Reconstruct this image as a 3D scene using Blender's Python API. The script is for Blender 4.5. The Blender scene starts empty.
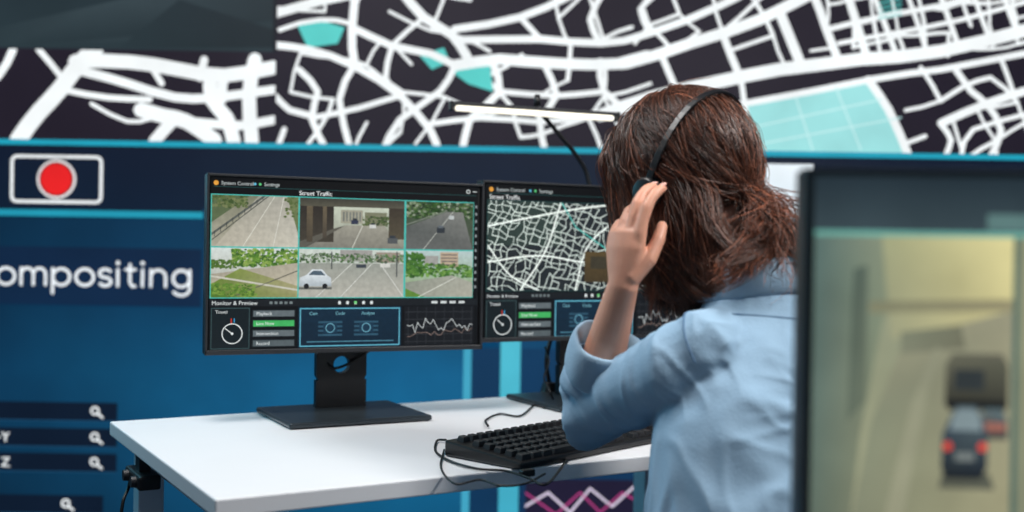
import bpy, bmesh, math, random
from mathutils import Vector as V, Matrix, noise
from mathutils.bvhtree import BVHTree
S = bpy.context.scene; COL = S.collection
try: S.view_settings.view_transform = 'Standard'; S.view_settings.look = 'None'
except Exception: pass
PI = math.pi; F0 = 1100.0; CZ = 1.074; ROLL = math.radians(0.9)
CAM = V((0, 0, CZ)); TZ = 0.75

# ------------------------------------------------ camera
cd = bpy.data.cameras.new('camera'); cam = bpy.data.objects.new('camera', cd); COL.objects.link(cam)
cam.matrix_world = Matrix.Translation(CAM) @ Matrix.Rotation(math.radians(90) - 6 / F0, 4, 'X') @ Matrix.Rotation(ROLL, 4, 'Z')
cd.lens = F0 * 36 / 1024; cd.sensor_width = 36; cd.clip_start = .02
cd.dof.use_dof = True; cd.dof.focus_distance = 1.78; cd.dof.aperture_fstop = 2.4
S.camera = cam
def rdir(px, py):
    dx, dy = px - 512, py - 256; c, s = math.cos(ROLL), math.sin(ROLL)
    return V(((dx * c + dy * s) / F0, 1, -((-dx * s + dy * c) + 6) / F0))
def at(px, py, Y): return CAM + rdir(px, py) * Y
def onz(px, py, z):
    d = rdir(px, py); return CAM + d * ((z - CZ) / d.z)

# ------------------------------------------------ materials
def lin(c):
    r = []
    for v in c[:3]:
        v /= 255.0; r.append(v / 12.92 if v <= .04045 else ((v + .055) / 1.055) ** 2.4)
    return (r[0], r[1], r[2], 1)
def mat(name, col, rough=.5, metal=0, noise_amt=0, noise_scale=20, bump=0, bump_scale=200, emit=None, es=1, sss=0, spec=.5, stretch=None):
    m = bpy.data.materials.new(name); m.use_nodes = True; nt = m.node_tree; b = nt.nodes['Principled BSDF']
    b.inputs['Base Color'].default_value = lin(col); b.inputs['Roughness'].default_value = rough; b.inputs['Metallic'].default_value = metal
    b.inputs['Specular IOR Level'].default_value = spec
    tc = nt.nodes.new('ShaderNodeTexCoord'); vec = tc.outputs['Object']
    if stretch:
        mp = nt.nodes.new('ShaderNodeMapping'); mp.inputs['Scale'].default_value = stretch; nt.links.new(vec, mp.inputs[0]); vec = mp.outputs[0]
    if noise_amt:
        n = nt.nodes.new('ShaderNodeTexNoise'); n.inputs['Scale'].default_value = noise_scale; n.inputs['Detail'].default_value = 4
        nt.links.new(vec, n.inputs['Vector'])
        mx = nt.nodes.new('ShaderNodeMix'); mx.data_type = 'RGBA'
        a = lin([max(0, v * (1 - noise_amt)) for v in col]); c = lin([min(255, v * (1 + noise_amt)) for v in col])
        mx.inputs[6].default_value = a; mx.inputs[7].default_value = c
        nt.links.new(n.outputs[0], mx.inputs[0]); nt.links.new(mx.outputs[2], b.inputs['Base Color'])
    if bump:
        n2 = nt.nodes.new('ShaderNodeTexNoise'); n2.inputs['Scale'].default_value = bump_scale; nt.links.new(vec, n2.inputs['Vector'])
        bp = nt.nodes.new('ShaderNodeBump'); bp.inputs['Strength'].default_value = bump; bp.inputs['Distance'].default_value = .002
        nt.links.new(n2.outputs[0], bp.inputs['Height']); nt.links.new(bp.outputs[0], b.inputs['Normal'])
    if emit: b.inputs['Emission Color'].default_value = lin(emit); b.inputs['Emission Strength'].default_value = es
    if sss: b.inputs['Subsurface Weight'].default_value = sss; b.inputs['Subsurface Radius'].default_value = (.01, .004, .002)
    return m
def mat_display(name, strength=1.0, rough=.4, grain=0, gscale=60):
    m = bpy.data.materials.new(name); m.use_nodes = True; nt = m.node_tree; b = nt.nodes['Principled BSDF']
    b.inputs['Base Color'].default_value = (.004, .004, .005, 1); b.inputs['Roughness'].default_value = rough; b.inputs['Specular IOR Level'].default_value = .2
    a = nt.nodes.new('ShaderNodeAttribute'); a.attribute_name = 'Col'; out = a.outputs['Color']
    if grain:
        tc = nt.nodes.new('ShaderNodeTexCoord'); n = nt.nodes.new('ShaderNodeTexNoise'); n.inputs['Scale'].default_value = gscale; n.inputs['Detail'].default_value = 5
        nt.links.new(tc.outputs['Object'], n.inputs['Vector'])
        mr = nt.nodes.new('ShaderNodeMapRange'); mr.inputs[1].default_value = .3; mr.inputs[2].default_value = .7; mr.inputs[3].default_value = 1 - grain; mr.inputs[4].default_value = 1 + grain
        nt.links.new(n.outputs[0], mr.inputs[0])
        vm = nt.nodes.new('ShaderNodeVectorMath'); vm.operation = 'SCALE'; nt.links.new(out, vm.inputs[0]); nt.links.new(mr.outputs[0], vm.inputs['Scale']); out = vm.outputs[0]
    nt.links.new(out, b.inputs['Emission Color']); b.inputs['Emission Strength'].default_value = strength
    return m
M = dict(
 white=mat('desk_white', (236, 237, 240), .38, noise_amt=.02, noise_scale=3),
 steel=mat('painted_steel', (205, 215, 225), .4, noise_amt=.03),
 plastic=mat('black_plastic', (20, 20, 22), .38, noise_amt=.1),
 plastic2=mat('dark_plastic', (38, 40, 44), .45, noise_amt=.1),
 base=mat('stand_metal', (50, 58, 64), .32, .4, noise_amt=.06, noise_scale=8),
 grey=mat('grey_plastic', (48, 56, 62), .4, noise_amt=.05),
 rubber=mat('cable_rubber', (16, 16, 18), .5, noise_amt=.1),
 key=mat('keycap', (30, 31, 34), .5, noise_amt=.1),
 skin=mat('skin', (220, 160, 134), .5, noise_amt=.05, noise_scale=30, bump=.15, bump_scale=400, sss=.12),
 nail=mat('nail', (234, 182, 168), .25, noise_amt=.03),
 shirt=mat('shirt_cotton', (150, 180, 204), .88, noise_amt=.05, noise_scale=14, bump=.3, bump_scale=300, spec=.2),
 shirt2=mat('shirt_trim', (156, 184, 206), .88, noise_amt=.05, bump=.3, spec=.2),
 seam=mat('shirt_stitching', (96, 126, 156), .88, noise_amt=.06, spec=.2),
 trouser=mat('trouser', (30, 34, 48), .8, noise_amt=.1, bump=.2),
 shoe=mat('shoe', (28, 26, 26), .5, noise_amt=.1),
 eye=mat('eye_white', (230, 228, 222), .2, noise_amt=.02),
 lips=mat('lips', (176, 92, 86), .4, noise_amt=.04),
 floor=mat('floor_vinyl', (52, 60, 74), .5, noise_amt=.15, noise_scale=4),
 wallp=mat('wall_paint', (34, 42, 58), .8, noise_amt=.1, noise_scale=3),
 lampglow=mat('lamp_diffuser', (255, 250, 240), .5, emit=(255, 248, 226), es=1.15, noise_amt=.01),
 hairbase=mat('hair_base', (38, 23, 17), .55, noise_amt=.25, noise_scale=25, stretch=(1, 1, .3)),
 seat=mat('seat_fabric', (40, 42, 48), .8, noise_amt=.1, bump=.3),
)
def mat_hair():
    m = bpy.data.materials.new('hair_strands'); m.use_nodes = True; nt = m.node_tree; b = nt.nodes['Principled BSDF']
    a = nt.nodes.new('ShaderNodeAttribute'); a.attribute_name = 'Col'; nt.links.new(a.outputs['Color'], b.inputs['Base Color'])
    b.inputs['Roughness'].default_value = .38; b.inputs['Specular IOR Level'].default_value = .6
    return m
M['hair'] = mat_hair()
M['wallscreen'] = mat_display('led_wall_display', 1.04, .5, .08, 5)
M['screen'] = mat_display('monitor_display', 1.12, .35, .12, 110)
M['screen2'] = mat_display('blurred_monitor_display', 1.12, .35, .14, 14)

# ------------------------------------------------ object helpers
def link(name, me, m=None, parent=None, smooth=True):
    o = bpy.data.objects.new(name, me); COL.objects.link(o)
    if m: me.materials.append(m)
    if parent: o.parent = parent
    if smooth: me.polygons.foreach_set('use_smooth', [True] * len(me.polygons))
    return o
def thing(name, label, cat, loc=(0, 0, 0), rz=0, group=None):
    o = bpy.data.objects.new(name, None); COL.objects.link(o); o.location = loc; o.rotation_euler = (0, 0, rz)
    o.empty_display_size = .05
    o['label'] = label; o['category'] = cat
    if group: o['group'] = group
    return o
def tag(o, label, cat, group=None):
    o['label'] = label; o['category'] = cat
    if group: o['group'] = group
    return o
def bmo(name, bm, m, parent=None, smooth=False, bevel=0, seg=2):
    bmesh.ops.recalc_face_normals(bm, faces=bm.faces[:])
    me = bpy.data.meshes.new(name); bm.to_mesh(me); bm.free()
    o = link(name, me, m, parent, smooth)
    if bevel:
        md = o.modifiers.new('bevel', 'BEVEL'); md.width = bevel; md.segments = seg; md.limit_method = 'ANGLE'; md.angle_limit = math.radians(40)
    return o
def box(bm, c, d, rot=None):
    mt = Matrix.Translation(V(c)) @ (rot.to_4x4() if rot else Matrix.Identity(4)) @ Matrix.Diagonal((d[0], d[1], d[2], 1))
    bmesh.ops.create_cube(bm, size=1, matrix=mt)
def cyl(bm, p0, p1, r0, r1=None, n=24):
    p0, p1 = V(p0), V(p1); r1 = r0 if r1 is None else r1; d = p1 - p0
    mt = Matrix.Translation((p0 + p1) / 2) @ d.to_track_quat('Z', 'Y').to_matrix().to_4x4()
    bmesh.ops.create_cone(bm, cap_ends=True, segments=n, radius1=r0, radius2=r1, depth=d.length, matrix=mt)
def ell(bm, c, ax, ay, az, n=20):
    mt = Matrix(((ax.x, ay.x, az.x, c[0]), (ax.y, ay.y, az.y, c[1]), (ax.z, ay.z, az.z, c[2]), (0, 0, 0, 1)))
    bmesh.ops.create_uvsphere(bm, u_segments=n, v_segments=n // 2 + 2, radius=1, matrix=mt)
def catmull(pts, n=8):
    pts = [V(p) for p in pts]; P = [pts[0] * 2 - pts[1]] + pts + [pts[-1] * 2 - pts[-2]]; out = []
    for i in range(1, len(P) - 2):
        for k in range(n):
            t = k / n; a, b, c, d = P[i - 1], P[i], P[i + 1], P[i + 2]
            out.append(.5 * ((2 * b) + (c - a) * t + (2 * a - 5 * b + 4 * c - d) * t * t + (3 * b - a - 3 * c + d) * t ** 3))
    out.append(pts[-1]); return out
def tube(bm, pts, rad, n=12, ref=None, cap=.5):
    """closed tube; rad: number, list of numbers or list of (ra, rb)"""
    pts = [V(p) for p in pts]; k = len(pts)
    if not isinstance(rad, (list, tuple)): rad = [rad] * k
    rad = [(r, r) if not isinstance(r, tuple) else r for r in rad]
    rings = []; prev = V(ref) if ref else None
    for i in range(k):
        t = (pts[min(i + 1, k - 1)] - pts[max(i - 1, 0)]).normalized()
        if prev is None: prev = V((0, 0, 1)) if abs(t.z) < .9 else V((1, 0, 0))
        a = (V(ref) if ref else prev); a = (a - t * a.dot(t)).normalized(); b = t.cross(a)
        prev = a
        def ring(c, s): return [bm.verts.new(c + a * math.cos(2 * PI * j / n) * rad[i][0] * s + b * math.sin(2 * PI * j / n) * rad[i][1] * s) for j in range(n)]
        r = max(rad[i])
        if i == 0 and cap: rings.append(ring(pts[i] - t * r * cap, .35)); rings.append(ring(pts[i] - t * r * cap * .7, .75))
        rings.append(ring(pts[i], 1))
        if i == k - 1 and cap: rings.append(ring(pts[i] + t * r * cap * .7, .75)); rings.append(ring(pts[i] + t * r * cap, .35))
    for i in range(len(rings) - 1):
        for j in range(n): bm.faces.new((rings[i][j], rings[i][(j + 1) % n], rings[i + 1][(j + 1) % n], rings[i + 1][j]))
    bm.faces.new(rings[0]); bm.faces.new(rings[-1])
def loft(bm, rings, n=32, p=2.3):
    R = []
    for c, ax, ay in rings:
        c = V(c); r = []
        for j in range(n):
            a = 2 * PI * j / n; ca, sa = math.cos(a), math.sin(a)
            r.append(bm.verts.new(c + ax * math.copysign(abs(ca) ** (2 / p), ca) + ay * math.copysign(abs(sa) ** (2 / p), sa)))
        R.append(r)
    for i in range(len(R) - 1):
        for j in range(n): bm.faces.new((R[i][j], R[i][(j + 1) % n], R[i + 1][(j + 1) % n], R[i + 1][j]))
    bm.faces.new(R[0]); bm.faces.new(R[-1])
def remesh(bm, voxel, smooth=4, fac=.5):
    bmesh.ops.recalc_face_normals(bm, faces=bm.faces[:])
    me = bpy.data.meshes.new('tmp'); bm.to_mesh(me); bm.free()
    o = bpy.data.objects.new('tmp', me); COL.objects.link(o)
    r = o.modifiers.new('r', 'REMESH'); r.mode = 'VOXEL'; r.voxel_size = voxel
    s = o.modifiers.new('s', 'SMOOTH'); s.factor = fac; s.iterations = smooth
    dg = bpy.context.evaluated_depsgraph_get(); out = bpy.data.meshes.new_from_object(o.evaluated_get(dg))
    bpy.data.objects.remove(o); return out

# ------------------------------------------------ flat display artwork
_txt = {}
def text_geo(s):
    if s in _txt: return _txt[s]
    cu = bpy.data.curves.new('t', 'FONT'); cu.body = s; cu.size = 1; cu.resolution_u = 3
    o = bpy.data.objects.new('t', cu); COL.objects.link(o)
    dg = bpy.context.evaluated_depsgraph_get(); me = bpy.data.meshes.new_from_object(o.evaluated_get(dg))
    g = ([tuple(v.co[:2]) for v in me.vertices], [tuple(p.vertices) for p in me.polygons])
    bpy.data.objects.remove(o); bpy.data.meshes.remove(me); _txt[s] = g; return g
class Canvas:
    def __init__(s, org, ang, xref, ymid, step):
        s.org = V(org); s.xa = V((math.cos(ang), math.sin(ang), 0)); s.n = V((math.sin(ang), -math.cos(ang), 0))
        s.xref, s.ymid, s.step = xref, ymid, step; s.v, s.f, s.c = [], [], []; s.clip = None; s.free = False
        s.px = (s.org - CAM).y / F0
    def hit(s, px, py):
        d = rdir(px, py); P = CAM + d * ((s.org - CAM).dot(s.n) / d.dot(s.n)); return ((P - s.org).dot(s.xa), P.z - s.org.z)
    def mp(s, x, y): return s.hit(x, y) if s.free else (s.hit(x, s.ymid)[0], s.hit(s.xref, y)[1])
    def setclip(s, x0=None, y0=None, x1=None, y1=None):
        if x0 is None: s.clip = None; return
        fr = s.free; s.free = False; a = s.mp(x0, y0); b = s.mp(x1, y1); s.free = fr
        s.clip = (min(a[0], b[0]), min(a[1], b[1]), max(a[0], b[0]), max(a[1], b[1]))
    def raw(s, L, cols, layer):
        P = [(p[0], p[1], c) for p, c in zip(L, cols)]
        if s.clip:
            for ax, lim, sg in ((0, s.clip[0], 1), (0, s.clip[2], -1), (1, s.clip[1], 1), (1, s.clip[3], -1)):
                out = []
                for i in range(len(P)):
                    a, b = P[i - 1], P[i]; da, db = (a[ax] - lim) * sg, (b[ax] - lim) * sg
                    if (da >= 0) != (db >= 0):
                        t = da / (da - db); out.append((a[0] + (b[0] - a[0]) * t, a[1] + (b[1] - a[1]) * t, tuple(a[2][k] + (b[2][k] - a[2][k]) * t for k in range(4))))
                    if db >= 0: out.append(b)
                P = out
                if len(P) < 3: return
        i0 = len(s.v)
        for p in P: s.v.append((p[0], -layer * s.step, p[1])); s.c.append(p[2])
        s.f.append(tuple(range(i0, i0 + len(P))))
    def poly(s, pts, col, layer=1, cols=None):
        cs = [lin(c) for c in cols] if cols else [lin(col)] * len(pts); s.raw([s.mp(*p) for p in pts], cs, layer)
    def rect(s, x0, y0, x1, y1, col, layer=1, c2=None, horiz=False):
        if c2: cols = [col, c2, c2, col] if horiz else [col, col, c2, c2]
        else: cols = None
        s.poly([(x0, y0), (x1, y0), (x1, y1), (x0, y1)], col, layer, cols)
    def line(s, pts, w, col, layer=2, joint=True):
        L = [s.mp(*p) for p in pts]; h = w * s.px / 2; c = lin(col)
        for a, b in zip(L, L[1:]):
            dx, dy = b[0] - a[0], b[1] - a[1]; l = math.hypot(dx, dy) or 1; nx, ny = -dy / l * h, dx / l * h
            s.raw([(a[0] + nx, a[1] + ny), (b[0] + nx, b[1] + ny), (b[0] - nx, b[1] - ny), (a[0] - nx, a[1] - ny)], [c] * 4, layer)
        if joint:
            for p in L: s.raw([(p[0] + h * math.cos(k * PI / 4), p[1] + h * math.sin(k * PI / 4)) for k in range(8)], [c] * 8, layer)
    def frame(s, x0, y0, x1, y1, w, col, layer=2): s.line([(x0, y0), (x1, y0), (x1, y1), (x0, y1), (x0, y0)], w, col, layer)
    def circ(s, x, y, r, col, layer=2, ry=None, n=24):
        p = s.mp(x, y); r *= s.px; ry = r if ry is None else ry * s.px
        s.raw([(p[0] + r * math.cos(2 * PI * k / n), p[1] + ry * math.sin(2 * PI * k / n)) for k in range(n)], [lin(col)] * n, layer)
    def ring(s, x, y, r, w, col, layer=2, n=24):
        p = s.mp(x, y); a, b = (r - w / 2) * s.px, (r + w / 2) * s.px; c = lin(col)
        for k in range(n):
            t, u = 2 * PI * k / n, 2 * PI * (k + 1) / n
            s.raw([(p[0] + a * math.cos(t), p[1] + a * math.sin(t)), (p[0] + b * math.cos(t), p[1] + b * math.sin(t)), (p[0] + b * math.cos(u), p[1] + b * math.sin(u)), (p[0] + a * math.cos(u), p[1] + a * math.sin(u))], [c] * 4, layer)
    def text(s, t, x, y, size, col, layer=4, sx=1, bold=0):
        vs, fs = text_geo(t); c = lin(col); p = s.mp(x, y); k = size * s.px
        for ox in ((0,) if not bold else (-bold * s.px, 0, bold * s.px)):
            for f in fs: s.raw([(p[0] + ox + vs[i][0] * k * sx, p[1] + vs[i][1] * k) for i in f], [c] * len(f), layer)
    def blobs(s, x0, y0, x1, y1, n, r, cols, layer, rng):
        for i in range(n):
            q = r * rng.uniform(.5, 1.3); s.circ(rng.uniform(x0, x1), rng.uniform(y0, y1), q, rng.choice(cols), layer, q * rng.uniform(.5, 1), 7)
    def build(s, name, m, parent=None):
        me = bpy.data.meshes.new(name); me.from_pydata(s.v, [], s.f)
        ca = me.color_attributes.new('Col', 'FLOAT_COLOR', 'POINT')
        flat = []; [flat.extend(c) for c in s.c]; ca.data.foreach_set('color', flat)
        return link(name, me, m, parent, False)

def streets(cv, x0, y0, x1, y1, cell, w0, w1, col, layer, rng, ang=0, jit=.32, drop=.15, sy=1):
    cx, cy = (x0 + x1) / 2, (y0 + y1) / 2; R = max(x1 - x0, y1 - y0) * .75; n = int(R / cell) + 1; ca, sa = math.cos(ang), math.sin(ang); P = {}
    for i in range(-n, n + 1):
        for j in range(-n, n + 1):
            a = (i + rng.uniform(-jit, jit)) * cell; b = (j + rng.uniform(-jit, jit)) * cell * sy
            P[i, j] = (cx + a * ca - b * sa, cy + a * sa + b * ca)
    for (i, j), p in P.items():
        for q in ((i + 1, j), (i, j + 1)):
            if q in P and rng.random() > drop:
                a, b = p, P[q]; mx_, my_ = (a[0] + b[0]) / 2, (a[1] + b[1]) / 2
                if mx_ < x0 or mx_ > x1 or my_ < y0 or my_ > y1: continue
                mid = (mx_ + rng.uniform(-.05, .05) * cell, my_ + rng.uniform(-.05, .05) * cell)
                cv.line([a, mid, b], rng.uniform(w0, w1), col, layer)
def sm(pts, n=5): return [(p.x, p.y) for p in catmull([(a, b, 0) for a, b in pts], n)]

# ------------------------------------------------ room
bm = bmesh.new(); box(bm, (0, 1.6, -.05), (7, 7, .1)); o = bmo('floor', bm, M['floor']); o['kind'] = 'structure'
WY = 3.6
bm = bmesh.new(); box(bm, (0, WY + .16, 1.5), (7, .1, 3.0)); o = bmo('wall_back', bm, M['wallp']); o['kind'] = 'structure'

# ------------------------------------------------ video wall
vw = thing('video_wall', 'huge blue illuminated video wall with street map, record icon and white lettering behind the desk', 'video wall', (0, WY, 0))
bm = bmesh.new(); box(bm, (0, .065, 1.4), (5.0, .09, 2.7)); bmo('panel_housing', bm, M['plastic'], vw, bevel=.004)
w = Canvas((0, WY, 0), 0, 0, 200, .0012)
rng = random.Random(4)
WHT = (244, 249, 250); DK = (33, 28, 40); CY = (30, 158, 184)
gx = (-250, 0, 110, 260, 400, 760, 1270); gy = (205, 300, 370, 430, 520, 640)
GC = [[(6, 34, 60), (7, 40, 70), (8, 46, 80), (9, 52, 90), (9, 50, 86), (10, 54, 90), (10, 54, 90)],
      [(6, 36, 64), (8, 46, 80), (9, 54, 92), (11, 64, 106), (12, 68, 112), (12, 66, 108), (12, 60, 100)],
      [(8, 44, 74), (9, 54, 92), (12, 68, 110), (16, 84, 134), (18, 92, 146), (16, 84, 132), (12, 60, 100)],
      [(8, 46, 78), (9, 52, 88), (11, 62, 102), (16, 86, 136), (20, 98, 152), (16, 84, 132), (12, 60, 100)],
      [(6, 34, 58), (7, 38, 66), (8, 50, 84), (12, 70, 114), (16, 84, 132), (12, 60, 100), (10, 50, 88)],
      [(4, 22, 40)] * 7]
GC = [[(a * .9, b * 1.02, c * .94) for a, b, c in r] for r in GC]
for i in range(6):
    for j in range(5): w.poly([(gx[i], gy[j]), (gx[i + 1], gy[j]), (gx[i + 1], gy[j + 1]), (gx[i], gy[j + 1])], DK, 0, [GC[j][i], GC[j][i + 1], GC[j + 1][i + 1], GC[j + 1][i]])
w.rect(-250, -170, 1270, 140, DK, 0)
w.rect(-250, -170, 274, 48, (26, 38, 46), 1, (40, 54, 60))
w.setclip(-250, -170, 274, 48); w.free = True
w.poly([(-10, 30), (120, 0), (274, -10), (274, 20), (150, 40), (0, 48)], (62, 78, 84), 2, [(40, 54, 60), (54, 68, 74), (38, 50, 56), (34, 46, 52), (48, 62, 68), (40, 54, 60)])
w.poly([(180, 0), (274, 30), (274, 48), (120, 48)], (30, 40, 46), 3, [(36, 48, 54), (30, 40, 46), (28, 38, 44), (38, 52, 58)])
w.free = False; w.rect(271, -170, 275, 140, (24, 26, 34), 3)
w.free = True
def jagged(p, n=2, a=.5): return [(x + rng.uniform(-a, a), y + rng.uniform(-a, a)) for x, y in sm(p, n)]
w.setclip(-250, 49, 274, 139)
A = [([(-20, 92), (0, 76), (14, 50)], 8), ([(18, 142), (40, 112), (62, 88), (80, 64), (96, 50)], 17),
     ([(76, 62), (130, 62), (180, 70), (225, 76), (275, 68)], 14), ([(62, 90), (110, 98), (150, 100)], 6), ([(84, 72), (130, 84), (175, 98), (215, 98), (275, 90)], 9),
     ([(142, 110), (165, 116), (188, 122), (215, 140)], 15), ([(155, 142), (172, 122)], 12), ([(188, 122), (240, 126), (275, 120)], 9),
     ([(212, 76), (212, 100), (228, 118), (234, 142)], 14), ([(255, 60), (250, 96), (252, 142)], 14), ([(40, 50), (62, 76)], 6), ([(150, 64), (162, 84)], 6), ([(92, 104), (128, 122), (152, 118)], 4), ([(205, 60), (200, 78)], 8), ([(224, 76), (222, 100)], 10)]
for p, q in A: w.line(jagged(p), q, WHT, 4)
w.setclip(275, -170, 1270, 139)
PK = (88, 204, 198)
for p in ([(297, 24), (318, 20), (345, 28), (338, 44), (308, 48)], [(420, 56), (444, 48), (450, 62), (432, 70)], [(452, 72), (470, 60), (490, 64), (493, 92), (468, 84)]):
    w.poly(p, PK, 3)
w.poly([(735, 106), (868, 80), (898, 132), (906, 154), (744, 156)], (156, 222, 222), 3)
streets(w, 290, -60, 480, 150, 36, 2.6, 4, WHT, 2, rng, .35, .3, .5)
streets(w, 480, -60, 640, 150, 36, 2.6, 4.4, WHT, 2, rng, -.3, .3, .45)
streets(w, 640, -60, 780, 56, 30, 2.6, 4.2, WHT, 2, rng, -.5, .25, .35)
streets(w, 900, 78, 1200, 160, 32, 3, 5, WHT, 2, rng, -.4, .25, .4)
streets(w, 820, -60, 1200, 56, 23, 2.6, 4, WHT, 2, rng, -.15, .12, .2)
roads = [([(275, 14), (320, 2), (400, -14)], 10), ([(275, 46), (310, 50), (355, 66), (400, 96), (430, 130), (440, 155)], 8), ([(300, 70), (318, 92), (312, 120), (330, 155)], 7), ([(275, 96), (290, 110), (312, 116)], 7),
  ([(355, 66), (340, 100), (352, 155)], 7), ([(312, 118), (360, 108), (400, 96)], 6), ([(356, -5), (352, 30), (355, 66)], 9), ([(280, 30), (320, 20), (352, 24)], 5), ([(352, 28), (392, 46), (430, 54), (455, 66)], 8),
  ([(400, -10), (424, 18), (452, 36), (468, 58)], 10), ([(392, 46), (386, 78), (400, 96)], 6), ([(424, 18), (392, 46)], 5), ([(455, 66), (440, 92), (400, 120), (382, 155)], 7), ([(455, 66), (500, 60), (560, 64), (625, 64), (690, 44), (760, 20), (812, -6)], 12),
  ([(455, 30), (520, 18), (570, -4)], 8), ([(465, 40), (540, 40), (600, 44), (650, 34), (720, 6), (750, -10)], 8), ([(540, 40), (520, 18)], 6), ([(600, 44), (590, 20), (604, -8)], 7), ([(650, 34), (640, 10), (660, -10)], 6),
  ([(492, 62), (500, 92), (470, 120), (462, 155)], 8), ([(545, 66), (556, 96), (540, 120), (546, 155)], 7), ([(500, 92), (556, 96), (600, 92)], 6), ([(600, 62), (604, 92), (640, 120)], 7), ([(430, 124), (480, 118), (540, 122), (600, 116)], 6),
  ([(600, 116), (650, 98), (710, 84), (780, 70), (860, 60), (940, 52), (1034, 28)], 14), ([(660, 54), (676, 90)], 7), ([(722, 34), (740, 78)], 8), ([(780, 14), (800, 66)], 11), ([(735, 106), (870, 80), (940, 70), (1034, 52)], 7), ([(740, 80), (744, 106), (750, 156)], 6),
  ([(812, -6), (826, 30), (838, 62)], 9), ([(826, 30), (880, 18), (940, 6), (1000, -10)], 6), ([(846, -8), (866, 58)], 9), ([(838, 44), (900, 32), (960, 20), (1034, 0)], 5), ([(872, -5), (896, 56)], 6), ([(905, -8), (926, 52)], 5), ([(938, -8), (958, 48)], 6), ([(970, -10), (988, 40)], 5), ([(1000, -10), (1016, 34)], 6),
  ([(868, 80), (888, 110), (908, 156)], 9), ([(940, 124), (985, 104), (1034, 88)], 9), ([(955, 70), (970, 92), (985, 104), (1000, 130), (990, 156)], 7), ([(960, 156), (972, 130), (1034, 112)], 5), ([(940, 124), (950, 140), (945, 156)], 6), ([(285, 130), (275, 156)], 6), ([(1000, 60), (1012, 92)], 5)]
for p, q in roads: w.line(jagged(p), q * .92, WHT, 5)
for p in ([(750, 128), (880, 100)], [(755, 145), (900, 118)], [(835, 88), (860, 150)], [(795, 98), (812, 150)]): w.line(p, 1.5, (196, 238, 238), 6)
for k in range(4): w.line([(878, 4 + k * 5), (900, 0 + k * 5)], 1.5, (90, 200, 196), 6)
w.free = False; w.setclip()
w.rect(-250, 139, 1270, 144.5, CY, 6); w.rect(-250, 144.5, 1270, 210, (13, 25, 45), 5, (11, 29, 50)); w.rect(-250, 209, 1270, 215.5, (32, 150, 176), 6)
w.rect(204, 205, 740, 340, (9, 50, 80), 7, (12, 68, 106))
fr = []
for cx_, cy_, a0 in ((97, 161, -90), (97, 196, 0), (18, 196, 90), (18, 161, 180)):
    for k in range(5): a = math.radians(a0 + 22.5 * k); fr.append((cx_ + 5 * math.cos(a), cy_ + 5 * math.sin(a)))
w.line(fr + [fr[0]], 3, WHT, 8); w.circ(57.5, 178.5, 19.5, (244, 240, 240), 8); w.circ(57.5, 178.5, 17.3, (80, 14, 24), 9); w.circ(57.5, 178.5, 15.8, (226, 34, 36), 10)
w.rect(-250, 246, 203, 304, (12, 36, 64), 5, (13, 40, 70))
XH, BL, LW = 16.5, 284, 2.9
def arcp(cx, cy, rx, ry, a0, a1, n=14): return [(cx + rx * math.cos(math.radians(a0 + (a1 - a0) * k / n)), cy - ry * math.sin(math.radians(a0 + (a1 - a0) * k / n))) for k in range(n + 1)]
def st(p): w.line([(q[0] * 1.048, q[1]) for q in p], LW, (240, 246, 250), 8)
def dot(x): w.circ(x * 1.048, BL - XH - 6.5, 2.0, WHT, 8)
mid_ = BL - XH / 2; h_ = XH / 2
st(arcp(-22, BL - 12, 12, 12, 45, 315))
x = 0; st(arcp(x + 8, mid_, 8.5, h_, 0, 360)); x += 22.5
st([(x, BL), (x, BL - XH)]); st(arcp(x + 5.8, BL - XH + 6, 5.8, 6, 180, 0) + [(x + 11.6, BL)]); st(arcp(x + 17.4, BL - XH + 6, 5.8, 6, 180, 0) + [(x + 23.2, BL)]); x += 30
st([(x, BL - XH), (x, BL + 8)]); st(arcp(x + 8.2, mid_, 8.2, h_, 0, 360)); x += 22
st(arcp(x + 8.5, mid_, 8.5, h_, 0, 360)); x += 22.5
st(arcp(x + 5.5, mid_ - h_ / 2, 5.5, h_ / 2, 30, 260) + arcp(x + 5.5, mid_ + h_ / 2, 5.5, h_ / 2, 80, -150)); x += 17.5
st([(x, BL - XH), (x, BL)]); dot(x); x += 8.5
st([(x + 3, BL - XH - 5), (x + 3, BL - 4), (x + 5, BL), (x + 8, BL)]); st([(x - 1, BL - XH), (x + 8, BL - XH)]); x += 15
st([(x, BL - XH), (x, BL)]); dot(x); x += 8
st([(x, BL), (x, BL - XH)]); st(arcp(x + 7, BL - XH + 7, 7, 7, 180, 0) + [(x + 14, BL)]); x += 21
st(arcp(x + 8, mid_, 8, h_, 0, 360)); st([(x + 16, BL - XH), (x + 16, BL + 2)] + arcp(x + 8, BL + 2, 8, 6.5, 0, -150, 10))
for i, (yy, lab, xx) in enumerate(((401, '', 121), (427, 'Y', 121), (452, 'Z', 121), (494, '', 108))):
    w.rect(-250, yy, xx, yy + 18, (10, 25, 44), 5); w.rect(-250, yy + 18, xx, yy + 19, (30, 76, 110), 6)
    mx = 100 if i < 3 else 72
    w.ring(mx - 1, yy + 8, 3.6, 1.9, WHT, 8, 14); w.line([(mx + 2, yy + 11), (mx + 6.5, yy + 14.5)], 2.2, WHT, 8)
    if lab: w.text(lab, 6, yy + 14, 13.5, WHT, 8, bold=.2)
w.line([(-2, 437), (4, 437)], 1.8, WHT, 8); w.line([(1, 434), (1, 440)], 1.8, WHT, 8)
w.rect(466, 217, 474, 640, (64, 160, 190), 8); w.rect(503, 217, 523, 640, (84, 192, 210), 8, (52, 156, 186)); w.rect(474, 300, 503, 640, (13, 52, 86), 7)
w.rect(523, 340, 1270, 640, (12, 56, 92), 7, (14, 40, 74))
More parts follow.
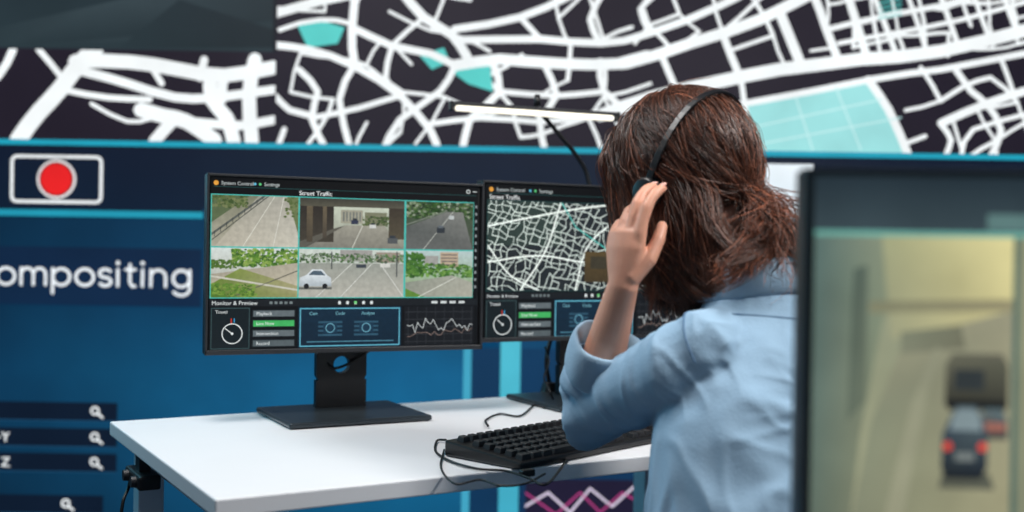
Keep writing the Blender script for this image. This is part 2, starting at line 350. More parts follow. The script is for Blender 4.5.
w.rect(755, 152, 812, 206, (236, 246, 252), 8, (222, 238, 248)); w.rect(757, 218, 1270, 226, (90, 190, 208), 8)
w.rect(530, 470, 700, 640, (30, 26, 50), 8)
w.free = True
w.setclip(530, 470, 700, 640)
w.line([(525, 506), (548, 492), (570, 512), (590, 488), (612, 506), (634, 486), (660, 512)], 2.2, (226, 214, 236), 10)
w.line([(525, 492), (556, 514), (580, 492), (600, 512), (622, 492), (650, 508)], 1.8, (180, 64, 130), 10)
w.setclip(); w.free = False
w.build('display_surface', M['wallscreen'], vw)

# ------------------------------------------------ monitors
def monitor(name, label, left, ang, ztop, group, W=.54, H=.33, bezel=None, base_rot=.08, baseoff=-.06, bw=.0045):
    xa = V((math.cos(ang), math.sin(ang), 0)); left = V(left)
    org = left + xa * W / 2; org.z = TZ
    t = thing(name, label, 'monitor', org, ang, group)
    zc = ztop - TZ - H / 2
    bm = bmesh.new(); box(bm, (0, .016, zc), (W, .026, H))
    box(bm, (0, .04, zc), (W * .62, .03, H * .6)); bmo('casing', bm, M['plastic'], t, bevel=.003)
    bm = bmesh.new()
    for c, d in (((-W / 2 + bw / 2, 0, zc), (bw, .012, H)), ((W / 2 - bw / 2, 0, zc), (bw, .012, H)), ((0, 0, zc + H / 2 - bw / 2), (W, .012, bw)), ((0, 0, zc - H / 2 + bw), (W, .012, bw * 2))):
        box(bm, c, d)
    bmo('bezel', bm, bezel or M['plastic2'], t, bevel=.001)
    bm = bmesh.new()
    nw, hz, hr = .05, zc - H / 2 - .03, .0165; z0 = .012; z1 = zc; n = 32
    outer = []; inner = []
    for k in range(n):
        a = 2 * PI * k / n; ca, sa = math.cos(a), math.sin(a); s_ = min(nw / max(abs(ca), 1e-6), .03 / max(abs(sa), 1e-6))
        outer.append((ca * s_, hz + sa * s_)); inner.append((ca * hr, hz + sa * hr))
    for yy in (.058, .078):
        vo = [bm.verts.new((p[0], yy, p[1])) for p in outer]; vi = [bm.verts.new((p[0], yy, p[1])) for p in inner]
        for k in range(n): bm.faces.new((vo[k], vo[(k + 1) % n], vi[(k + 1) % n], vi[k]))
        if yy == .058: a0, b0 = vo, vi
        else:
            for k in range(n): bm.faces.new((b0[k], b0[(k + 1) % n], vi[(k + 1) % n], vi[k])); bm.faces.new((a0[k], a0[(k + 1) % n], vo[(k + 1) % n], vo[k]))
    box(bm, (0, .068, (z0 + hz - .03) / 2), (nw * 2, .02, hz - .03 - z0)); box(bm, (0, .068, (z1 + hz + .03) / 2), (nw * 2, .02, z1 - hz - .03))
    bmo('stand_neck', bm, M['plastic'], t)
    bm = bmesh.new(); box(bm, (0, 0, 0), (.275, .225, .010)); o = bmo('stand_base', bm, M['base'], t, bevel=.004, seg=3)
    o.location = (-.010, .068 + baseoff, .0065); o.rotation_euler = (0, 0, base_rot)
    return t, org, ang, zc
G = 'widescreen monitors on the white desk'
WT = (216, 222, 222)

def bottom_panels(c, X, Y, sx, sy):
    def r(x0, y0, x1, y1, col, l, **k): c.rect(X + x0 * sx, Y + y0 * sy, X + x1 * sx, Y + y1 * sy, col, l, **k)
    def P(x, y): return (X + x * sx, Y + y * sy)
    r(0, 0, 268, 58, (10, 13, 16), 1)
    r(0, 0, 268, 8, (24, 28, 32), 2)
    c.text('Monitor & Preview', *P(2, 6.3), 5.6 * sx, WT, 4)
    for k in range(5): r(60 + k * 5, 2.5, 63 + k * 5, 5.5, (110, 120, 122), 3)
    for k in range(5): c.circ(*P(130 + k * 8, 4), 1.6, (210, 216, 216) if k != 2 else (110, 200, 120), 4, n=8); r(128.8 + k * 8, 4, 131.2 + k * 8, 6.2, (210, 216, 216), 3)
    for k in range(4): r(222 + k * 9, 2.8, 228 + k * 9, 5.6, (200, 206, 206), 3)
    r(1, 9, 41, 57, (18, 28, 32), 2); c.text('Travel', *P(6, 16), 4.4, WT, 4); c.frame(*P(2, 10), *P(40, 56), .6, (60, 84, 86), 3)
    c.ring(*P(23, 39), 9.5, .9, (216, 222, 222), 4, 20); c.line([P(23, 39), P(16, 33)], .8, (210, 215, 215), 5); c.circ(*P(23, 39), 1.2, WT, 5); c.line([P(22, 22), P(22, 27)], .9, (200, 60, 50), 5); c.line([P(25, 22), P(25, 26)], .9, (60, 150, 200), 5)
    for k in range(4):
        col = [(92, 102, 106), (62, 166, 90), (92, 102, 106), (80, 90, 94)][k]
        r(43, 12 + k * 11.4, 86, 20.5 + k * 11.4, (28, 36, 40), 2); r(44, 13 + k * 11.4, 85, 19.8 + k * 11.4, col, 3)
        c.text(['Playback', 'Live Now', 'Intersection', 'Record'][k], *P(47, 18.2 + k * 11.4), 4.4, WT, 4)
    r(89, 9, 192, 57, (16, 40, 58), 2, c2=(14, 34, 50)); c.frame(*P(91, 11), *P(190, 55), 1.1, (94, 170, 192), 4)
    c.text('Cam', *P(100, 18.5), 4.4, (120, 180, 195), 4); c.text('Code', *P(126, 18.5), 4.4, (120, 180, 195), 4); c.text('Analyze', *P(152, 18.5), 4.4, (120, 180, 195), 4)
    for q in (121, 157):
        for k in range(4): r(q - 12, 26 + k * 5, q + 12, 28.4 + k * 5, (44, 80, 100), 3)
        r(q - 7, 28, q + 7, 40, (24, 52, 72), 4); c.ring(*P(q, 34), 4.4, .9, (100, 156, 176), 5, 12)
    c.line([P(98, 50), P(184, 50)], 1, (74, 126, 146), 4)
    r(195, 9, 264, 57, (20, 23, 27), 2)
    for k in range(5): c.line([P(196, 16 + k * 9), P(263, 16 + k * 9)], .4, (60, 64, 68), 3, False)
    for k in range(8): c.line([P(199 + k * 9, 10), P(199 + k * 9, 56)], .4, (52, 56, 60), 3, False)
    rg = random.Random(9); pts = [P(198 + k * 2.6, 32 + rg.uniform(-6, 7) + 4 * math.sin(k * .6)) for k in range(26)]; c.line(pts, .6, (200, 206, 206), 5)
    pts = [P(198 + k * 3.4, 44 + rg.uniform(-3, 4) - k * .3) for k in range(20)]; c.line(pts, .5, (140, 120, 112), 5)
def header(c, X, Y, Wd, xt):
    c.rect(X, Y, X + Wd, Y + 17, (9, 11, 13), 1); c.circ(X + 4, Y + 6, 2.4, (214, 150, 60), 4, n=10)
    c.text('System Control', X + 9, Y + 7.6, 4.8, (190, 198, 198), 4); c.circ(X + 43, Y + 6, 1.4, (90, 170, 200), 4, n=8); c.circ(X + 48, Y + 6, 1.4, (90, 190, 120), 4, n=8); c.text('Settings', X + 52, Y + 7.6, 4.8, (190, 198, 198), 4)
    c.line([(X + 1, Y + 9.6), (X + Wd - 1, Y + 9.6)], .4, (40, 84, 84), 3, False)
    c.text('Street Traffic', xt, Y + 15.6, 6.2, (232, 236, 236), 4)

# ---- left monitor
AL = math.radians(23.5)
pl = at(207, 173, 1.99)
t1, org, an, zc = monitor('monitor', 'black monitor on a stand showing six street camera pictures', (pl.x, pl.y, 0), AL, pl.z, G)
c = Canvas((org.x, org.y, TZ), an, 212, 260, .00022)
rg = random.Random(2)
c.rect(209.5, 176, 477, 352, (8, 10, 12), .0)
header(c, 211, 176.5, 265, 298)
def cell(x0, y0, x1, y1): c.setclip(x0, y0, x1, y1)
c.rect(210, 193.5, 473, 298.5, (72, 176, 166), 1)
cell(211, 194.5, 297.5, 246)
c.rect(211, 194, 298, 247, (116, 118, 98), 2, (162, 158, 142)); c.poly([(211, 250), (258, 194), (290, 194), (300, 250)], (0, 0, 0), 3, [(176, 170, 154), (150, 150, 138), (160, 158, 148), (190, 186, 172)])
c.poly([(211, 194), (250, 194), (211, 222)], (86, 100, 70), 3); c.line([(211, 234), (264, 194)], 2, (84, 88, 84), 4); c.line([(211, 240), (268, 194)], .8, (60, 64, 60), 5)
for k in range(9): c.line([(214 + k * 6, 231 - k * 4.6), (214 + k * 6, 236 - k * 4.7)], .7, (60, 64, 60), 5)
c.line([(240, 250), (274, 194)], .6, (206, 206, 194), 5); c.line([(272, 250), (283, 194)], .6, (202, 202, 192), 5); c.poly([(286, 194), (300, 194), (300, 240)], (100, 112, 74), 4)
c.blobs(211, 194, 246, 206, 120, 1.8, [(60, 78, 44), (86, 102, 60), (110, 118, 80)], 4, rg); c.blobs(284, 194, 300, 215, 50, 1.5, [(80, 96, 54), (110, 118, 80)], 5, rg)
cell(299, 194.5, 403.5, 246)
c.rect(299, 194, 404, 247, (196, 204, 186), 2, (124, 124, 112)); c.rect(299, 194, 404, 203, (56, 56, 50), 3, (82, 80, 68)); c.rect(299, 203, 333, 240, (46, 42, 38), 4, (64, 60, 52)); c.rect(306, 203, 312, 240, (96, 86, 68), 5, (70, 64, 54))
c.rect(322, 203, 326, 236, (100, 90, 72), 5, (70, 64, 56)); c.rect(388, 203, 404, 236, (58, 52, 44), 4, (80, 74, 60)); c.poly([(299, 250), (345, 222), (384, 222), (404, 250)], (0, 0, 0), 3, [(112, 110, 102), (146, 144, 132), (148, 146, 134), (120, 118, 108)])
c.rect(340, 206, 362, 220, (150, 148, 132), 4); c.rect(364, 208, 386, 222, (116, 118, 96), 4); c.blobs(362, 212, 388, 222, 80, 1.3, [(70, 88, 52), (96, 108, 72), (60, 72, 50)], 5, rg); c.line([(350, 250), (362, 222)], .7, (206, 206, 194), 5)
for k in range(6): c.rect(342 + k * 3.3, 208, 343.6 + k * 3.3, 218, (110, 114, 108), 5)
c.poly([(299, 240), (333, 226), (345, 222), (299, 250)], (88, 86, 78), 4.5)
for x, y, s_, col in ((354, 219, 3.6, (50, 56, 74)), (372, 223, 3.2, (196, 198, 194)), (392, 238, 5, (80, 84, 86))): c.rect(x - s_, y - s_ * .7, x + s_, y + s_ * .5, col, 6); c.rect(x - s_ * .6, y - s_ * 1.2, x + s_ * .6, y - s_ * .6, (50, 56, 62), 6)
cell(405.5, 194.5, 472.5, 246)
c.rect(405, 194, 473, 247, (60, 78, 56), 2, (74, 80, 70)); c.blobs(406, 195, 472, 212, 340, 1.7, [(38, 62, 32), (54, 86, 42), (80, 106, 60), (30, 46, 28), (140, 150, 130)], 3, rg)
c.poly([(405, 250), (405, 222), (446, 205), (462, 205), (473, 250)], (0, 0, 0), 4, [(98, 100, 98), (84, 88, 86), (114, 116, 112), (118, 120, 116), (90, 92, 90)]); c.line([(420, 250), (452, 205)], .6, (180, 184, 176), 5); c.line([(405, 220), (446, 204)], 1, (120, 126, 116), 5)
c.rect(448, 209, 453, 213, (180, 186, 186), 6); c.rect(436, 222, 444, 228, (48, 54, 60), 6); c.rect(437.5, 220, 442.5, 223, (90, 98, 104), 6)
cell(211, 247.5, 297.5, 297.5)
c.rect(211, 247, 298, 298, (200, 208, 204), 2, (150, 146, 128)); c.blobs(232, 249, 298, 266, 360, 1.9, [(80, 120, 48), (112, 150, 62), (56, 92, 40), (142, 164, 88)], 3, rg); c.blobs(211, 260, 236, 268, 80, 1.5, [(90, 118, 56), (70, 98, 46)], 3, rg)
c.poly([(211, 300), (211, 274), (298, 262), (298, 300)], (0, 0, 0), 4, [(182, 172, 148), (154, 148, 132), (164, 158, 142), (192, 184, 160)]); c.poly([(211, 284), (240, 268), (298, 286), (298, 300), (211, 300)], (0, 0, 0), 5, [(96, 122, 50), (124, 138, 72), (156, 150, 114), (138, 140, 90), (86, 112, 46)])
c.line([(211, 276), (298, 290)], 1.8, (190, 188, 174), 6); c.line([(225, 300), (298, 270)], 1, (92, 92, 82), 6); c.blobs(211, 284, 256, 298, 200, 1.5, [(86, 124, 48), (116, 146, 64), (70, 104, 42)], 6, rg)
cell(299, 247.5, 403.5, 297.5)
c.rect(299, 247, 404, 298, (190, 198, 190), 2, (160, 160, 152)); c.rect(299, 262, 404, 298, (142, 146, 138), 3, (172, 170, 160))
c.rect(340, 248, 372, 260, (150, 148, 144), 3); c.rect(376, 250, 400, 261, (144, 132, 120), 3); c.blobs(300, 252, 403, 261, 300, 1.4, [(64, 96, 54), (90, 120, 74), (150, 158, 146), (56, 74, 54)], 4, rg)
for x0, x1 in ((316, 352), (340, 372), (404, 380)): c.line([(x0, 298), (x1, 262)], .6, (210, 212, 206), 5)
c.poly([(299, 286), (300, 277), (307, 274), (312, 268.5), (322, 268.5), (327, 274.5), (331, 277), (331.5, 286)], (0, 0, 0), 6, [(166, 176, 182), (196, 204, 208), (206, 214, 218), (200, 208, 212), (200, 208, 212), (206, 214, 218), (190, 198, 204), (160, 170, 176)]); c.poly([(308.5, 274.5), (313, 270), (321, 270), (325.5, 274.8)], (74, 90, 102), 7); c.circ(306.5, 286, 2.7, (30, 32, 34), 7, n=12); c.circ(325, 286, 2.7, (30, 32, 34), 7, n=12)
c.rect(299, 287, 332, 289.4, (96, 98, 94), 5)
c.rect(356, 263, 366, 266.6, (60, 66, 74), 6); c.rect(380, 262, 390, 266, (196, 196, 190), 6); c.rect(331, 250, 332.2, 268, (70, 74, 74), 5); c.rect(396, 249, 397.2, 276, (70, 74, 74), 6)
cell(405.5, 247.5, 472.5, 297.5)
c.rect(405, 247, 473, 298, (172, 190, 190), 2, (130, 154, 90)); c.rect(440, 249, 458, 266, (176, 158, 136), 3); c.rect(424, 253, 438, 264, (150, 150, 146), 3)
for k in range(4): c.rect(441, 251 + k * 3.6, 457, 252.4 + k * 3.6, (110, 104, 98), 4)
c.blobs(405, 262, 473, 276, 320, 1.8, [(60, 102, 44), (84, 130, 56), (112, 150, 74), (46, 78, 38)], 4, rg); c.blobs(405, 250, 424, 270, 110, 2.2, [(52, 90, 40), (74, 116, 52)], 4, rg)
c.poly([(405, 300), (405, 282), (452, 274), (473, 282), (473, 300)], (0, 0, 0), 5, [(142, 144, 132), (132, 138, 126), (152, 154, 142), (160, 160, 148), (166, 164, 150)]); c.line([(414, 300), (456, 276)], .7, (210, 212, 202), 6); c.poly([(405, 288), (430, 300), (405, 300)], (90, 128, 54), 6)
c.setclip()
c.rect(473.5, 193.5, 477, 298.5, (12, 14, 16), 2)
for k in range(12): c.rect(474.3, 197 + k * 8, 476.2, 200 + k * 8, (130, 138, 140), 3)
c.ring(467, 182, 1.8, .7, WT, 4, 12); c.line([(472, 182), (475, 182)], .7, WT, 4)
bottom_panels(c, 210, 299.5, 1.0, .885)
o = c.build('screen', M['screen'], t1); o.location = (0, -.0005, 0)
# ---- right monitor
AR = math.radians(26.5)
pr = at(482, 180, 2.235)
t2, org, an, zc = monitor('monitor', 'black monitor showing a white street map, partly hidden by the seated person', (pr.x, pr.y, 0), AR, pr.z, G, base_rot=.05)
c = Canvas((org.x, org.y, TZ), an, 486, 260, .00022)
c.rect(484.5, 183, 698, 342, (8, 10, 12), 0)
header(c, 486, 183, 210, 488)
c.rect(486, 199, 696, 291.5, (26, 58, 58), 2)
c.setclip(487, 200, 690, 290.5)
rg = random.Random(12)
c.rect(487, 199, 690, 290.5, (34, 40, 44), 3); c.rect(487, 199, 560, 245, (46, 60, 56), 3.3); c.rect(584, 250, 640, 282, (84, 70, 44), 6.5, c2=(66, 56, 38)); c.rect(590, 255, 606, 268, (60, 56, 44), 6.8)
streets(c, 487, 199, 600, 291, 6.5, .6, 1.1, (206, 218, 210), 4, rg, .3, .36, .12); streets(c, 600, 199, 690, 291, 8, .7, 1.2, (206, 218, 210), 4, rg, -.2, .36, .2)
for p, q in [([(487, 226), (530, 216), (580, 205), (620, 199)], 1.8), ([(520, 291), (545, 250), (560, 199)], 1.8), ([(487, 262), (540, 255), (600, 262), (690, 250)], 1.7), ([(575, 291), (590, 240), (640, 199)], 1.8), ([(487, 245), (510, 275), (540, 291)], 1.5)]: c.line(sm(p), q, (228, 236, 230), 5)
c.line([(560, 199), (575, 225), (610, 250), (660, 280)], 1.1, (84, 190, 180), 6)
c.setclip(); c.rect(691, 198, 696, 291.5, (12, 14, 16), 4)
bottom_panels(c, 485.5, 292.5, .775, .83)
o = c.build('screen', M['screen'], t2); o.location = (0, -.0005, 0)
# ---- foreground monitor
AF = math.radians(-4)
pf = at(803, 168, .82)
t3, org, an, zc = monitor('monitor', 'large blurred monitor in the right foreground showing a road tunnel with vehicles', (pf.x, pf.y, 0), AF, pf.z, None, W=.56, H=.342, bezel=M['grey'], bw=.003)
c = Canvas((org.x, org.y, TZ), an, 815, 340, .0003)
rg = random.Random(5)
XE = 1540; YE = 600
c.rect(806, 171, XE, YE, (18, 24, 27), 0)
c.rect(812, 176, XE, 230, (36, 48, 56), 1, (56, 70, 76)); c.rect(813, 230, XE, 235, (104, 170, 158), 2)
c.setclip(813, 235, 1012, YE)
c.rect(813, 236, 1012, YE, (140, 146, 122), 1, (148, 146, 116))
c.poly([(813, 235), (905, 235), (880, 330), (862, 430), (845, YE), (813, YE)], (0, 0, 0), 2.5, [(80, 104, 102), (140, 146, 120), (122, 132, 110), (112, 118, 98), (110, 112, 92), (86, 98, 86)])
c.poly([(880, 235), (1012, 235), (1012, 312), (890, 338)], (0, 0, 0), 3, [(156, 158, 122), (220, 210, 150), (200, 190, 136), (150, 150, 120)])
c.poly([(838, YE), (872, 420), (904, 338), (1012, 306), (1012, YE)], (0, 0, 0), 4, [(122, 124, 102), (126, 130, 108), (144, 142, 118), (146, 142, 118), (156, 150, 116)])
c.poly([(868, YE), (912, 400), (935, 345), (940, 345), (926, 400), (890, YE)], (0, 0, 0), 5, [(150, 148, 122), (146, 146, 122), (140, 140, 118), (140, 140, 118), (146, 146, 122), (150, 148, 122)])
c.poly([(852, 268), (866, 264), (866, 400), (848, 420)], (0, 0, 0), 5, [(74, 88, 80), (84, 96, 86), (96, 104, 88), (84, 94, 82)]); c.poly([(868, 300), (1012, 296), (1012, 308), (868, 312)], (0, 0, 0), 5, [(120, 120, 96), (140, 132, 102), (150, 142, 108), (126, 126, 100)])
c.poly([(900, 330), (960, 322), (965, 345), (900, 352)], (0, 0, 0), 4.5, [(118, 122, 102), (104, 104, 86), (104, 102, 84), (126, 128, 108)])
c.poly([(945, 362), (952, 350), (1002, 350), (1008, 362), (1008, 402), (945, 402)], (0, 0, 0), 6, [(92, 90, 76), (96, 94, 80), (92, 88, 76), (80, 78, 66), (52, 52, 46), (52, 52, 46)]); c.poly([(954, 366), (984, 366), (984, 386), (954, 386)], (50, 56, 58), 7); c.poly([(946, 396), (1008, 396), (1006, 406), (948, 406)], (34, 36, 36), 7)
c.poly([(984, 404), (1002, 404), (1008, 416), (1008, 434), (980, 434), (980, 416)], (0, 0, 0), 7.5, [(80, 100, 108), (80, 100, 108), (84, 78, 76), (56, 56, 58), (56, 56, 58), (84, 78, 76)]); c.poly([(982, 418), (1006, 418), (1006, 426), (982, 426)], (154, 92, 80), 8)
c.poly([(944, 468), (990, 468), (996, 484), (940, 484)], (78, 78, 68), 7)
c.poly([(951, 412), (957, 402), (976, 402), (982, 412), (988, 430), (988, 462), (982, 474), (946, 474), (942, 462), (943, 430)], (0, 0, 0), 8.5, [(70, 84, 94), (80, 96, 106), (80, 96, 106), (70, 84, 94), (56, 68, 78), (38, 46, 54), (26, 30, 34), (26, 30, 34), (38, 46, 54), (56, 68, 78)])
c.poly([(953, 412), (958, 405), (975, 405), (980, 412), (982, 426), (950, 426)], (124, 140, 146), 9); c.circ(948, 442, 4.4, (224, 60, 44), 10); c.circ(983, 442, 4.4, (224, 60, 44), 10); c.rect(956, 448, 975, 456, (110, 116, 116), 9)
c.setclip()
c.rect(1012, 235, 1018, YE, (66, 94, 88), 3); c.rect(1018, 235, XE, YE, (140, 140, 112), 2, (118, 122, 100))
c.text('Street Traffic', 1120, 214, 26, WT, 4); c.rect(985, 212, XE, 228, (84, 116, 116), 1.5)
gg = lin((118, 134, 118)); c.c = [tuple(a * .9 + b * .1 for a, b in zip(q, gg)) if sum(q[:3]) > .2 else q for q in c.c]
o = c.build('screen', M['screen2'], t3); o.location = (0, -.0005, 0)

# ------------------------------------------------ desks
UA = math.radians(30.5); U = V((math.cos(UA), math.sin(UA), 0)); N = V((-math.sin(UA), math.cos(UA), 0))
A0 = onz(215, 500, TZ); A0.z = 0
def desk(name, label, corner, ang, L, D):
    t = thing(name, label, 'desk', (corner.x, corner.y, 0), ang)
    bm = bmesh.new(); box(bm, (L / 2, D / 2, TZ - .0125), (L, D, .025)); bmo('tabletop', bm, M['white'], t, bevel=.0025)
    for x in (.06, L - .06):
        for y in (.05, D - .05):
            bm = bmesh.new(); box(bm, (x, y, (TZ - .026) / 2), (.045, .045, TZ - .026)); bmo('leg', bm, M['steel'], t, bevel=.003)
    bm = bmesh.new()
    box(bm, (L / 2, D - .05, TZ - .046), (L - .17, .03, .04))
    for x in (.06, L - .06): box(bm, (x, D / 2, TZ - .046), (.03, D - .15, .04))
    bmo('support_frame', bm, M['steel'], t); return t
desk('desk', 'white rectangular desk with two monitors and a black keyboard on it', A0, UA, 1.25, .70)
desk('desk', 'white desk below the blurred foreground monitor', V((.16, .62, 0)), math.radians(-4), 1.0, .5)

# ------------------------------------------------ keyboard
KA = math.radians(48); k0 = onz(521, 462, TZ + .014)
kb = thing('keyboard', 'black full-size keyboard beside the elbow on the white desk', 'keyboard', (k0.x, k0.y, TZ), KA)
KL, KD = .43, .16
bm = bmesh.new()
vs = [bm.verts.new(p) for p in ((0, 0, .001), (KL, 0, .001), (KL, KD, .001), (0, KD, .001), (0, 0, .012), (KL, 0, .012), (KL, KD, .026), (0, KD, .026))]
for f in ((0, 3, 2, 1), (4, 5, 6, 7), (0, 1, 5, 4), (1, 2, 6, 5), (2, 3, 7, 6), (3, 0, 4, 7)): bm.faces.new([vs[i] for i in f])
bmo('keyboard_body', bm, M['plastic'], kb, bevel=.003)
kmesh = {}
def keym(wd):
    if wd in kmesh: return kmesh[wd]
    bm = bmesh.new(); a, b = wd / 2, .0078; r = [(-a, -b, 0), (a, -b, 0), (a, b, 0), (-a, b, 0)]; s_ = [(-a + .002, -b + .002, .0085), (a - .002, -b + .002, .0085), (a - .002, b - .0015, .0085), (-a + .002, b - .0015, .0085)]
    v0 = [bm.verts.new(p) for p in r]; v1 = [bm.verts.new(p) for p in s_]
    bm.faces.new(v0[::-1]); bm.faces.new(v1)
    for i in range(4): bm.faces.new((v0[i], v0[(i + 1) % 4], v1[(i + 1) % 4], v1[i]))
    bmesh.ops.bevel(bm, geom=bm.edges[:], offset=.0007, segments=1, affect='EDGES')
    me = bpy.data.meshes.new('key'); bm.to_mesh(me); bm.free(); me.materials.append(M['key']); kmesh[wd] = me; return me
slope = math.atan2(.014, KD)
def addkey(x, y, wd):
    o = bpy.data.objects.new('key', keym(wd)); COL.objects.link(o); o.parent = kb; o.location = (x, y, .0115 + .014 * y / KD); o.rotation_euler = (slope, 0, 0)
P_ = .0189
for r in range(6):
    y = .016 + r * .0225 if r < 5 else .139
    if r == 0:
        x = .012
        for wd in (.022, .022, .022, .108, .022, .022, .022): addkey(x + wd / 2, y, wd); x += wd + .0026
    else:
        for k in range(14 if r < 5 else 13): addkey(.012 + P_ / 2 + k * (P_ if r < 5 else .0204), y, .0166)
    for k in range(3):
        if r == 0 or r >= 4 or (r == 1 and k == 1): addkey(.300 + k * P_, y, .0166)
    if r < 5:
        for k in range(3): addkey(.368 + k * P_, y, .0166)

# ------------------------------------------------ cables
def cable(name, pts, r, label, cat='cable', m=None, n=8):
    bm = bmesh.new(); tube(bm, catmull(pts, 8), r, n); o = bmo(name, bm, m or M['rubber'], None, True); tag(o, label, cat); return o
def T(px, py, dz=.0032): return onz(px, py, TZ + dz)
cable('cable', [T(446, 440, .006), T(437, 441), T(436, 452), T(452, 462), T(478, 469), T(505, 471), T(528, 478), T(545, 485), T(560, 470), T(571, 452), T(574, 444)], .0019, 'thin black cable snaking round the near corner of the keyboard')
cable('cable', [T(444, 450, .004), T(441, 468, .003), T(455, 484), T(480, 480), T(500, 486), T(525, 484), T(545, 474)], .0016, 'thin black cable looping towards the front edge of the desk')
cable('cable', [T(488, 426, .006), T(486, 420), T(500, 414), T(520, 416), T(536, 404), T(548, 404)], .002, 'thin black cable curling behind the keyboard')
pA = at(545, 347, 2.36)
cable('cable', [pA, at(549, 362, 2.34), at(544, 378, 2.33), T(550, 392, .03), T(552, 402), T(530, 400), T(525, 396), T(545, 408)], .002, 'thin black cable hanging down below the right monitor')
pA = at(372, 349, 2.16)
cable('cable', [at(385, 345, 2.20), pA, at(352, 362, 2.155), at(332, 368, 2.135), at(322, 352, 2.16)], .0028, 'short black cable threaded through the left monitor stand hole')
bm = bmesh.new(); p = T(527, 473, .006); box(bm, p, (.022, .012, .010), Matrix.Rotation(.6, 3, 'Z')); tag(bmo('cable_clip', bm, M['plastic'], None, bevel=.002), 'small black inline box on the keyboard cable', 'connector')

pp = V((A0.x, A0.y, 0)) + N * .50 + U * .017
ps = thing('power_strip', 'black power strip fixed below the left edge of the white desk', 'power strip', (pp.x, pp.y, TZ - .066), UA)
bm = bmesh.new(); box(bm, (0, 0, 0), (.036, .11, .024)); bmo('housing', bm, M['plastic'], ps, bevel=.004)
bm = bmesh.new(); box(bm, (0, .0, .026), (.018, .03, .029)); bmo('bracket', bm, M['plastic2'], ps)
for q in (-.03, .03):
    bm = bmesh.new(); cyl(bm, (-.018, q, 0), (-.026, q, 0), .010, .009); bmo('socket', bm, M['plastic2'], ps)
cable('cable', [V((pp.x - .030, pp.y + .03, TZ - .07)), at(128, 488, 1.86), at(122, 505, 1.84), at(121, 540, 1.84), V((at(121, 600, 1.84).x, 1.86, .3)), V((-.66, 1.9, .02)), V((-.8, 2.3, .006))], .003, 'black power cable dropping from the power strip to the floor')

# ------------------------------------------------ desk lamp
lb0, lb1 = at(451, 106, 2.42), at(617, 117, 2.52)
cl = V((A0.x, A0.y, 0)) + N * .672 + U * .93; cl.z = TZ + .001
lamp = thing('desk_lamp', 'slim black desk lamp with a long glowing horizontal light bar above the monitors', 'lamp', cl)
def loc(p): return V(p) - cl
bd = (lb1 - lb0).normalized(); mid = (lb0 + lb1) / 2
bn = V((-.25, -1, 0)); bn = (bn - bd * bn.dot(bd)).normalized(); bu = bd.cross(bn); bu = bu if bu.z > 0 else -bu
rotm = Matrix((bd, bn, bu)).transposed()
bm = bmesh.new(); box(bm, loc(mid + bu * .006), ((lb1 - lb0).length, .022, .007), rotm); bmo('light_bar', bm, M['plastic2'], lamp, bevel=.002)
bm = bmesh.new(); box(bm, loc(mid - bu * .004), ((lb1 - lb0).length - .02, .017, .012), rotm); bmo('diffuser', bm, M['lampglow'], lamp, bevel=.004)
for e in (lb0, lb1):
    bm = bmesh.new(); box(bm, loc(e), (.008, .024, .022), rotm); bmo('end_cap', bm, M['plastic'], lamp, bevel=.003)
top = at(537, 104, 2.50)
bm = bmesh.new(); tube(bm, catmull([loc(p) for p in (mid + bu * .01 + V((0, .012, 0)), at(545, 118, 2.52), at(562, 138, 2.54), at(578, 158, 2.56), at(588, 180, 2.57), at(592, 230, 2.56), V((cl.x, cl.y, TZ + .12)), V((cl.x, cl.y, TZ + .02)))], 8), .005, 10); bmo('gooseneck', bm, M['plastic'], lamp, True)
bm = bmesh.new(); cyl(bm, loc(top + V((0, -.02, -.008))), loc(top + V((0, -.02, .018))), .008, .006); bmo('pivot_knob', bm, M['plastic'], lamp, True)
bm = bmesh.new(); cyl(bm, (0, 0, .001), (0, 0, .03), .022, .014); bmo('base', bm, M['plastic'], lamp, bevel=.002)

# ------------------------------------------------ stool
PEL = V((.308, 1.395, .56)); TF = V((-.83, .558, 0)); TR = V((.558, .83, 0)); UP = V((0, 0, 1))
stl = thing('office_stool', 'low dark swivel stool below the seated person', 'stool', (PEL.x, PEL.y, 0), .4)
bm = bmesh.new(); cyl(bm, (0, 0, .39), (0, 0, .45), .19, .2, 40); bmo('seat', bm, M['seat'], stl, bevel=.015, seg=3)
bm = bmesh.new(); cyl(bm, (0, 0, .09), (0, 0, .39), .022); bmo('post', bm, M['grey'], stl, True)
for k in range(5):
    a = 2 * PI * k / 5; ca, sa = math.cos(a), math.sin(a)
    bm = bmesh.new(); tube(bm, [(0, 0, .1), (ca * .14, sa * .14, .085), (ca * .26, sa * .26, .062)], [.02, .017, .012], 8); bmo('leg', bm, M['plastic2'], stl, True)
    bm = bmesh.new(); cyl(bm, (ca * .26 - sa * .012, sa * .26 + ca * .012, .026), (ca * .26 + sa * .012, sa * .26 - ca * .012, .026), .026); bmo('caster', bm, M['plastic'], stl, bevel=.003)

